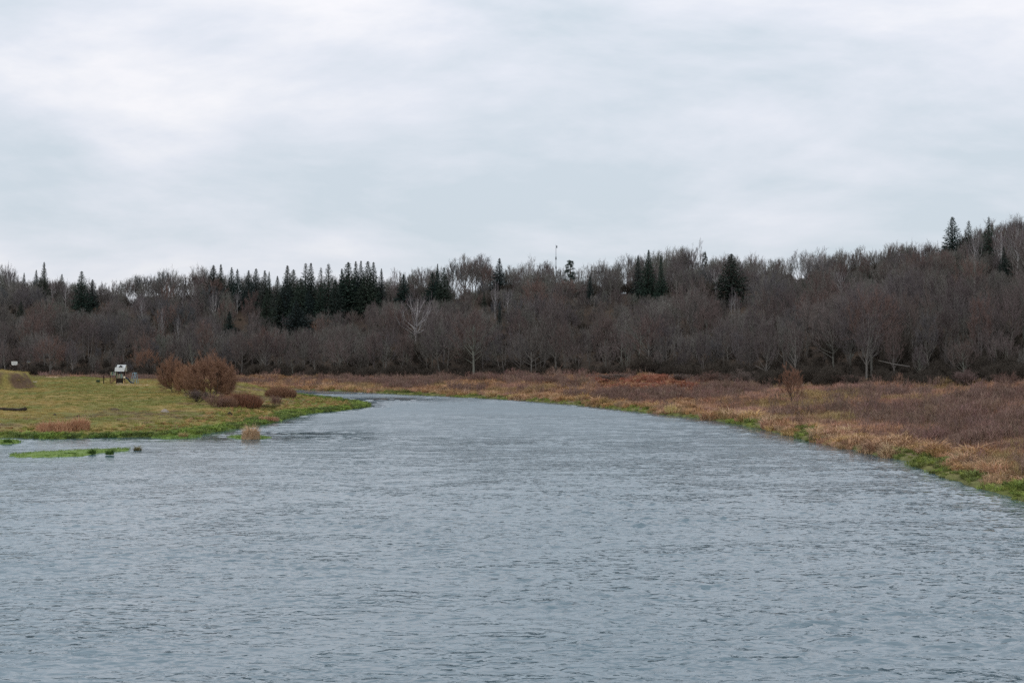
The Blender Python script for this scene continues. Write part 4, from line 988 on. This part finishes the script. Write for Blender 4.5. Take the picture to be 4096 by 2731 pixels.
lump('stump', 527, 953, 12, 8, M['wood_dark'], 'black stump near the shore between the stone and the spit', 2, 'stump')
lump('molehill', 263, 939, 20, 3, M['soil'], 'flat dark molehill left of the pale stone', 3, 'molehill')
lump('molehill', 126, 953, 8, 4, M['soil'], 'small dark molehill above the reed clumps', 4, 'molehill')
lump('molehill', 180, 956, 8, 4, M['soil'], 'dark molehill right of the small one above the reeds', 5, 'molehill')
a0, a1 = ground_at(-14 * D2, 940 * D2), ground_at(60 * D2, 944 * D2)
B = MB(); r = random.Random(3); pts = [a0.lerp(a1, i / 9) + Vector((0, r.uniform(-.12, .12), .14 + r.uniform(-.04, .04) + (.14 if i == 9 else 0))) for i in range(10)]
B.tube([p - a1 for p in pts], [.15, .17, .2, .17, .18, .2, .18, .22, .26, .16], 9, True)
lg = empty('driftwood_log', a1); link('trunk', B.mesh('trunk', True), M['wood_dark'], lg)
B = MB(); B.tube([pts[8] - a1, pts[8] - a1 + Vector((.3, .1, .38))], [.09, .04], 6, True); link('branch_stub', B.mesh('branch_stub', True), M['wood_dark'], lg)
tag(lg, 'long black driftwood log lying on the meadow at the left edge', 'log')
p = ground_at(77 * D2, 878 * D2); B = MB(); B.box(-.55, -.12, 0, .55, .12, .14); o = link('plank', B.mesh('plank'), noisy('pale_wood', (.5, .42, .32), (.62, .55, .45), 5), loc=p); tag(o, 'pale plank lying on the grass below the eroded mound', 'plank')
for n_, (ax_, ay_, bx_, by_, lab, c) in enumerate([(2018, 827, 2090, 841, 'thin pale fallen trunk leaning in the dark wood right of the lone bank tree', .24), (2052, 872, 2092, 880, 'short pale fallen branch at the foot of the right wood', .28), (1735, 838, 1775, 858, 'pale dead branch hanging at the wood edge left of the lone bank tree', .22)]):
    D = float(np.interp(ax_ * D2, U, DE)) - 1.5
    q0 = px_ray(ax_ * D2, ay_ * D2); q1 = px_ray(bx_ * D2, by_ * D2); q0 = Vector((q0.x / q0.y * D, D, CAMZ + q0.z / q0.y * D)); q1 = Vector((q1.x / q1.y * D, D, CAMZ + q1.z / q1.y * D))
    B = MB(); mid = (q0 + q1) / 2; B.tube([q0 - q0, (mid - q0) + Vector((0, 0, -.08)), q1 - q0], [.03, .05, .075], 6, True)
    o = link('fallen_trunk', B.mesh('fallen_trunk', True), mat('dead_wood', (c, c * .93, c * .85)), loc=q0); tag(o, lab, 'log')

# ------------------------------------------------------------------ mast and house on the ridge
D = 462.0; u_ = 1277 * D2; x = (u_ - CX) / F * D; zb = hz(x, D); ztop = CAMZ + (HOR - 561 * D2) / F * D; H = ztop - zb
M['steel'] = mat('grey_steel', (.16, .18, .20), .5, .4); M['steel'].node_tree.nodes['Principled BSDF'].inputs['Metallic'].default_value = .3
ms = empty('radio_mast', (x, D, zb))
B = MB(); B.tube([Vector((0, 0, -.3)), Vector((0, 0, H * .55)), Vector((0, 0, H))], [.16, .12, .05], 8, True); link('pole', B.mesh('pole', True), M['steel'], ms)
for f in (.55, .72):
    B = MB(); B.tube([Vector((0, 0, H * f)), Vector((0, 0, H * f + .9))], [.22, .22], 8, True); link('antenna', B.mesh('antenna', True), M['steel'], ms)
B = MB(); B.bar((0, 0, H - .9), (.35, 0, H - .9), .08); B.tube([Vector((.28, 0, H - 1.1)), Vector((.28, 0, H - .35))], [.16, .2], 8, True); link('lamp_bracket', B.mesh('lamp_bracket'), M['steel'], ms)
tag(ms, 'thin grey mast with a small lamp at its top, rising above the ridge trees', 'mast')
D = 392.0; u_ = 844.0; x = (u_ - CX) / F * D; zr_ = CAMZ + (HOR - 272.5) / F * D; w = 32 * D / F; 
hs = empty('house', (x, D, zr_ - 5.2)); M['wall'] = noisy('house_plaster', (.30, .28, .25), (.36, .34, .3), 2); M['roof'] = noisy('house_roof', (.05, .055, .055), (.08, .085, .085), 3, stretch=(1, 6, 1)); M['pane'] = mat('window_glass', (.02, .03, .04), .1, .5)
B = MB(); B.box(-w * .42, -3, 0, w * .42, 3, 2.7)
for s_ in (-1, 1):
    xx = s_ * w * .42; B.add([Vector((xx, -3, 2.7)), Vector((xx, 3, 2.7)), Vector((xx, 0, 5.0))], [(0, 1, 2)])
link('wall', B.mesh('wall'), M['wall'], hs)
B = MB(); hw = w / 2
for sy in (-1, 1): B.add([Vector((-hw, sy * 3.5, 2.45)), Vector((hw, sy * 3.5, 2.45)), Vector((hw - .8, 0, 5.2)), Vector((-hw + .8, 0, 5.2)), Vector((-hw, sy * 3.5, 2.3)), Vector((hw, sy * 3.5, 2.3)), Vector((hw - .8, 0, 5.05)), Vector((-hw + .8, 0, 5.05))], [(0, 1, 2, 3), (7, 6, 5, 4), (0, 4, 5, 1), (1, 5, 6, 2), (3, 7, 4, 0)])
rf = link('roof', B.mesh('roof'), M['roof'], hs); B = MB(); B.box(1.2, .2, 4.4, 1.8, .8, 5.6); link('chimney', B.mesh('chimney'), M['wall'], rf)
for xx in (-2.2, 0, 2.2):
    B = MB(); B.box(xx - .5, -3.06, 1.0, xx + .5, -3.003, 2.1); link('window', B.mesh('window'), M['pane'], hs)
tag(hs, 'dark-roofed house almost hidden behind the bare trees of the right ridge', 'house')

# ------------------------------------------------------------------ notice board, lamp post, playground
SPX = 250.0 / F / 4          # metres per source pixel at the playground
M['white'] = noisy('weathered_white', (.50, .52, .52), (.68, .70, .70), 3); M['timber'] = noisy('brown_timber', (.085, .05, .035), (.14, .085, .06), 4, stretch=(1, 1, 6)); M['timber_dark'] = noisy('dark_timber', (.012, .009, .008), (.03, .022, .018), 4); M['rail'] = noisy('red_brown_paint', (.20, .10, .07), (.27, .15, .11), 4)
M['ink'] = mat('faded_ink', (.25, .28, .30))
bx, by = (14.5 - CX) / F * 262, 262.0; zg = hz(bx, by); zt = CAMZ + (HOR - (1400 + 680 / 15.68) / 4) / F * by
bd = empty('notice_board', (bx, by, zg)); ht = zt - zg; s4 = by / F / 4
B = MB(); W = 24 * s4; Hh = 15 * s4; B.add([Vector(q) for q in ((-W / 2, -.03, ht), (W / 2, -.03, ht), (W / 2, -.03, ht - Hh * .8), (W / 2 - .2, -.03, ht - Hh), (-W / 2 + .12, -.03, ht - Hh), (-W / 2, -.03, ht - Hh * .7), (-W / 2, .03, ht), (W / 2, .03, ht), (W / 2, .03, ht - Hh * .8), (W / 2 - .2, .03, ht - Hh), (-W / 2 + .12, .03, ht - Hh), (-W / 2, .03, ht - Hh * .7))],
    [(5, 4, 3, 2, 1, 0), (6, 7, 8, 9, 10, 11)] + [(i, (i + 1) % 6, 6 + (i + 1) % 6, 6 + i) for i in range(6)]); pn = link('panel', B.mesh('panel'), M['white'], bd)
B = MB()
for i in range(4): B.box(-W * .28 + .1 * (i % 2), -.036, ht - Hh * (.28 + .14 * i) - .015, W * (.34 - .06 * (i % 3)), -.033, ht - Hh * (.28 + .14 * i) + .015)
link('faded_print', B.mesh('faded_print'), M['ink'], pn)
for xa, xb in ((-W / 2 - 8 * s4, -W / 2 + 3 * s4), (-W / 2 + 8 * s4, -W / 2 + 12 * s4), (W / 2 - 8 * s4, W / 2 - 5 * s4)):
    B = MB(); B.bar((xa, .07, -.3), (xb, .07, ht - Hh * .9), .14); link('leg', B.mesh('leg'), M['timber_dark'], bd)
tag(bd, 'white notice board on slanting dark legs behind the grassy mound', 'notice board')
lx, ly = (28.7 - CX) / F * 268, 268.0; zg = hz(lx, ly); zt = CAMZ + (HOR - 361) / F * ly; ht = zt - zg
lp = empty('lamp_post', (lx, ly, zg)); B = MB(); B.tube([Vector((0, 0, -.3)), Vector((0, 0, ht - .35))], [.10, .07], 8, True); link('pole', B.mesh('pole', True), M['timber_dark'], lp)
B = MB(); B.tube([Vector((0, 0, ht - .40)), Vector((0, 0, ht - .2)), Vector((0, 0, ht - .06))], [.08, .17, .19], 10, True); link('lamp_glass', B.mesh('lamp_glass', True), mat('frosted_glass', (.3, .3, .3), .4), lp)
B = MB(); B.tube([Vector((0, 0, ht - .06)), Vector((0, 0, ht))], [.46, .30], 12, True); link('lamp_shade', B.mesh('lamp_shade', True), M['steel'], lp)
tag(lp, 'dark lamp post with a flat disc shade right of the notice board', 'lamp post')

base = ground_at(119.5, 383.4); PY = base.y; k4 = PY / F / 4
def sx(s): return (s - 478) * k4           # source-pixel x -> metres from the tower's middle
def sz(s): return (1533.2 - s) * k4        # source-pixel y -> height
pg = empty('playground_tower', base)
DP = 1.2    # depth of the tower
CREAM = mat('cream_paint', (.62, .56, .42), .6); PGREEN = mat('green_paint', (.30, .42, .26), .6); PTEAL = mat('teal_paint', (.12, .30, .28), .6); PWHITE = mat('white_paint', (.66, .70, .68), .6)
for xx in (466.5, 491):
    for yy_ in (0, DP):
        B = MB(); B.box(sx(xx) - .06, yy_ - .06, -.2, sx(xx) + .06, yy_ + .06, sz(1482)); link('post', B.mesh('post'), M['timber_dark'], pg)
B = MB(); B.box(sx(465), -.02, sz(1512.5), sx(492.5), DP + .02, sz(1511)); link('platform', B.mesh('platform'), M['timber'], pg)
B = MB(); B.box(sx(467.6), .0, sz(1529), sx(490), .04, sz(1512.7)); link('lower_panel', B.mesh('lower_panel'), M['timber_dark'], pg)
B = MB(); B.box(sx(467.6), -.005, sz(1533), sx(490), .045, sz(1530.3)); link('bottom_rail', B.mesh('bottom_rail'), M['stone'], pg)
B = MB(); B.box(sx(463.4), -.08, sz(1533), sx(465), .08, sz(1514)); link('side_post', B.mesh('side_post'), M['rail'], pg)
B = MB(); B.box(sx(466), DP - .03, sz(1491.5), sx(475), DP, sz(1483)); link('blue_panel', B.mesh('blue_panel'), mat('dark_blue_paint', (.01, .025, .07), .6), pg)
for (xa, xb, m_) in ((466, 469.5, PGREEN), (471.5, 468.8, PGREEN), (474, 477, CREAM), (479.5, 476.8, CREAM), (482, 480, PGREEN), (484.5, 482, PTEAL), (487, 487.5, PTEAL), (492, 489, PWHITE)):
    B = MB(); B.bar((sx(xb if xb > xa else xa), -.10, sz(1494.5)), (sx(min(xa, xb)), -.10, sz(1510.8)), 1.9 * k4, .03); link('picket', B.mesh('picket'), m_, pg)
for (xt, xb, m_) in ((441, 442.5, CREAM), (446.5, 444, CREAM), (449, 450, PTEAL), (448.5, 448, PGREEN), (454, 456, PWHITE), (460, 458.5, PWHITE), (462.5, 462, PGREEN)):
    B = MB(); B.bar((sx(xt), -.02, sz(1485.5)), (sx(xb), -.02, sz(1499.5)), 1.8 * k4, .03); link('picket', B.mesh('picket'), m_, pg)
B = MB(); B.box(sx(439.5), -.0, sz(1533), sx(441), .1, sz(1486)); link('post', B.mesh('post'), M['timber_dark'], pg)
B = MB(); B.box(sx(440), .12, sz(1501), sx(465), 1.0, sz(1499.8)); link('landing', B.mesh('landing'), M['timber'], pg)
for off_ in (0, .9):
    for a, b in (((440.5, 1524), (463, 1502)), ((441, 1532.5), (463.5, 1510.5))):
        B = MB(); B.bar((sx(a[0]), -.12 + off_, sz(a[1])), (sx(b[0]), -.12 + off_, sz(b[1])), .11, .06); link('stair_rail', B.mesh('stair_rail'), M['rail'], pg)
for i in range(6):
    f = (i + .5) / 6; xx = 441 + 22.5 * f; zz = 1532.5 - 22 * f; B = MB(); B.box(sx(xx) - .13, -.09, sz(zz) - .02, sx(xx) + .13, .76, sz(zz) + .02); link('stair_step', B.mesh('stair_step'), M['timber'], pg)
# roof: steep two-pitch hood with a triangular dormer
B = MB(); x0, x1, x2, x3 = sx(460.5), sx(498.8), sx(465.2), sx(500.3)
def slab(xa, xb, ya, za, yb, zb_, th=.06):
    B.add([Vector((xa, ya, za)), Vector((xb, ya, za)), Vector((xb, yb, zb_)), Vector((xa, yb, zb_)), Vector((xa, ya + th, za)), Vector((xb, ya + th, za)), Vector((xb, yb + th, zb_ - .02)), Vector((xa, yb + th, zb_ - .02))],
          [(0, 1, 2, 3), (7, 6, 5, 4), (0, 4, 5, 1), (1, 5, 6, 2), (2, 6, 7, 3), (3, 7, 4, 0)])
slab(x0, x1, -.32, sz(1483.8), -.12, sz(1467)); slab(x2, x3, -.20, sz(1476), .55, sz(1457.3)); slab(x0, x1, DP + .32, sz(1483.8), DP + .12, sz(1467), -.06); slab(x2, x3, DP + .14, sz(1468), .66, sz(1457.3), -.06)
rf = link('roof', B.mesh('roof'), M['white'], pg)
B = MB(); B.add([Vector((sx(475), -.21, sz(1466.5))), Vector((sx(490), -.21, sz(1466.5))), Vector((sx(482.5), -.21, sz(1459.3))), Vector((sx(475), .3, sz(1466.5))), Vector((sx(490), .3, sz(1466.5))), Vector((sx(482.5), .3, sz(1459.3)))], [(0, 1, 2), (3, 5, 4), (0, 2, 5, 3), (2, 1, 4, 5), (1, 0, 3, 4)])
link('dormer', B.mesh('dormer'), mat('dormer_dark', (.012, .02, .03)), rf)
# slide
B = MB(); prof = [(497, 1508), (503, 1512), (508, 1515), (513, 1521), (518, 1527), (524, 1530.5), (531, 1531.5)]
n0 = len(prof); vs = []
for (a, b) in prof:
    for yy_, dz in ((.25, .14), (.25, 0), (.75, 0), (.75, .14)): vs.append(Vector((sx(a), yy_, sz(b) + dz)))
fs = [(i * 4 + j, (i + 1) * 4 + j, (i + 1) * 4 + j + 1, i * 4 + j + 1) for i in range(n0 - 1) for j in range(3)]
B.add(vs, fs); B.add([v + Vector((0, 0, -.05)) for v in vs], [f[::-1] for f in fs])
link('slide', B.mesh('slide'), mat('blue_plastic', (.03, .075, .17), .4, .4), pg)
B = MB(); B.bar((sx(495), .0, sz(1513)), (sx(507), -.1, sz(1533)), .07); link('climbing_pole', B.mesh('climbing_pole'), M['rail'], pg)
B = MB(); c = Vector((sx(497.5), -.05, sz(1507))); vs = [c + Vector((math.cos(i * math.pi / 4) * .19, 0, math.sin(i * math.pi / 4) * .17)) for i in range(8)]; B.add(vs + [v + Vector((0, .08, 0)) for v in vs], [tuple(range(8))[::-1], tuple(range(8, 16))] + [(i, (i + 1) % 8, 8 + (i + 1) % 8, 8 + i) for i in range(8)]); link('white_panel', B.mesh('white_panel'), mat('cream_white', (.75, .70, .55)), pg)
B = MB(); B.box(sx(493.5), -.1, 0, sx(497.5), .15, .34); B.box(sx(494), -.08, .3, sx(496.5), .12, .46); link('sand_box_step', B.mesh('sand_box_step'), mat('sand_wood', (.6, .42, .2)), pg)
tag(pg, 'wooden playground tower with white roof, coloured pickets, stairs and blue slide', 'play tower')
# swing frame
sw = empty('swing_frame', base + Vector((sx(523), 1.9, 0))); BL = mat('pale_blue_steel', (.22, .36, .44), .5, .4)
def s2(x_, y_): return (x_ - 523) * k4
for xt, xb, yt, yb in ((519.5, 511.5, 0, -.3), (519.5, 514, 1.2, 1.6), (527.5, 519, 0, -.4), (528, 538.5, 0, -.3), (527.5, 533, 1.2, 1.6)):
    B = MB(); B.tube([Vector(((xt - 523) * k4, yt, sz(1490.5))), Vector(((xb - 523) * k4, yb, -.15))], [.045, .045], 6); link('leg', B.mesh('leg', True), BL, sw)
B = MB(); B.tube([Vector((-3.6 * k4, 0, sz(1490.5))), Vector((5 * k4, 0, sz(1490.5)))], [.05, .05], 6, True); B.tube([Vector((-3.6 * k4, 1.2, sz(1490.5))), Vector((5 * k4, 1.2, sz(1490.5)))], [.05, .05], 6, True); B.tube([Vector((0, 0, sz(1490.5))), Vector((0, 1.2, sz(1490.5)))], [.05, .05], 6, True); link('top_bar', B.mesh('top_bar'), BL, sw)
for xx in (-.12, .12):
    B = MB(); B.tube([Vector((xx, .6, sz(1490.5))), Vector((xx * 1.6, .6, .45))], [.012, .012], 4); link('rope', B.mesh('rope'), mat('swing_blue_rope', (.05, .12, .18)), sw)
B = MB(); B.box(-.25, .45, .42, .25, .75, .47); link('seat', B.mesh('seat'), mat('blue_seat', (.04, .1, .2)), sw)
tag(sw, 'pale blue metal A-frame swing beside the slide', 'swing')
# pull-up bar left of the stairs
pb_ = empty('pull_up_bar', base + Vector((sx(413), .3, 0)))
B = MB(); B.box(-.07, -.07, -.2, .07, .07, sz(1499)); link('post', B.mesh('post'), M['timber_dark'], pb_)
B = MB(); B.bar((.07, 0, sz(1499.6)), ((438.8 - 413) * k4, 0, sz(1499.6)), .06); link('bar', B.mesh('bar'), M['timber_dark'], pb_)
B = MB(); B.box((438.9 - 413) * k4 - .0, -.06, -.2, (438.9 - 413) * k4 + .03, .06, sz(1499)); link('post', B.mesh('post'), M['timber_dark'], pb_)
tag(pb_, 'dark wooden pull-up bar left of the playground stairs', 'pull-up bar')
p = ground_at(98, 381.8); tb = empty('litter_bin', p); B = MB(); B.box(-.28, -.2, .02, .28, .2, .38); link('body', B.mesh('body'), mat('bin_green', (.03, .05, .03)), tb); B = MB(); B.box(-.3, -.22, .383, .3, .22, .42); link('lid', B.mesh('lid'), mat('bin_lid', (.06, .10, .05)), tb)
tag(tb, 'small dark green box on the grass left of the playground', 'bin')
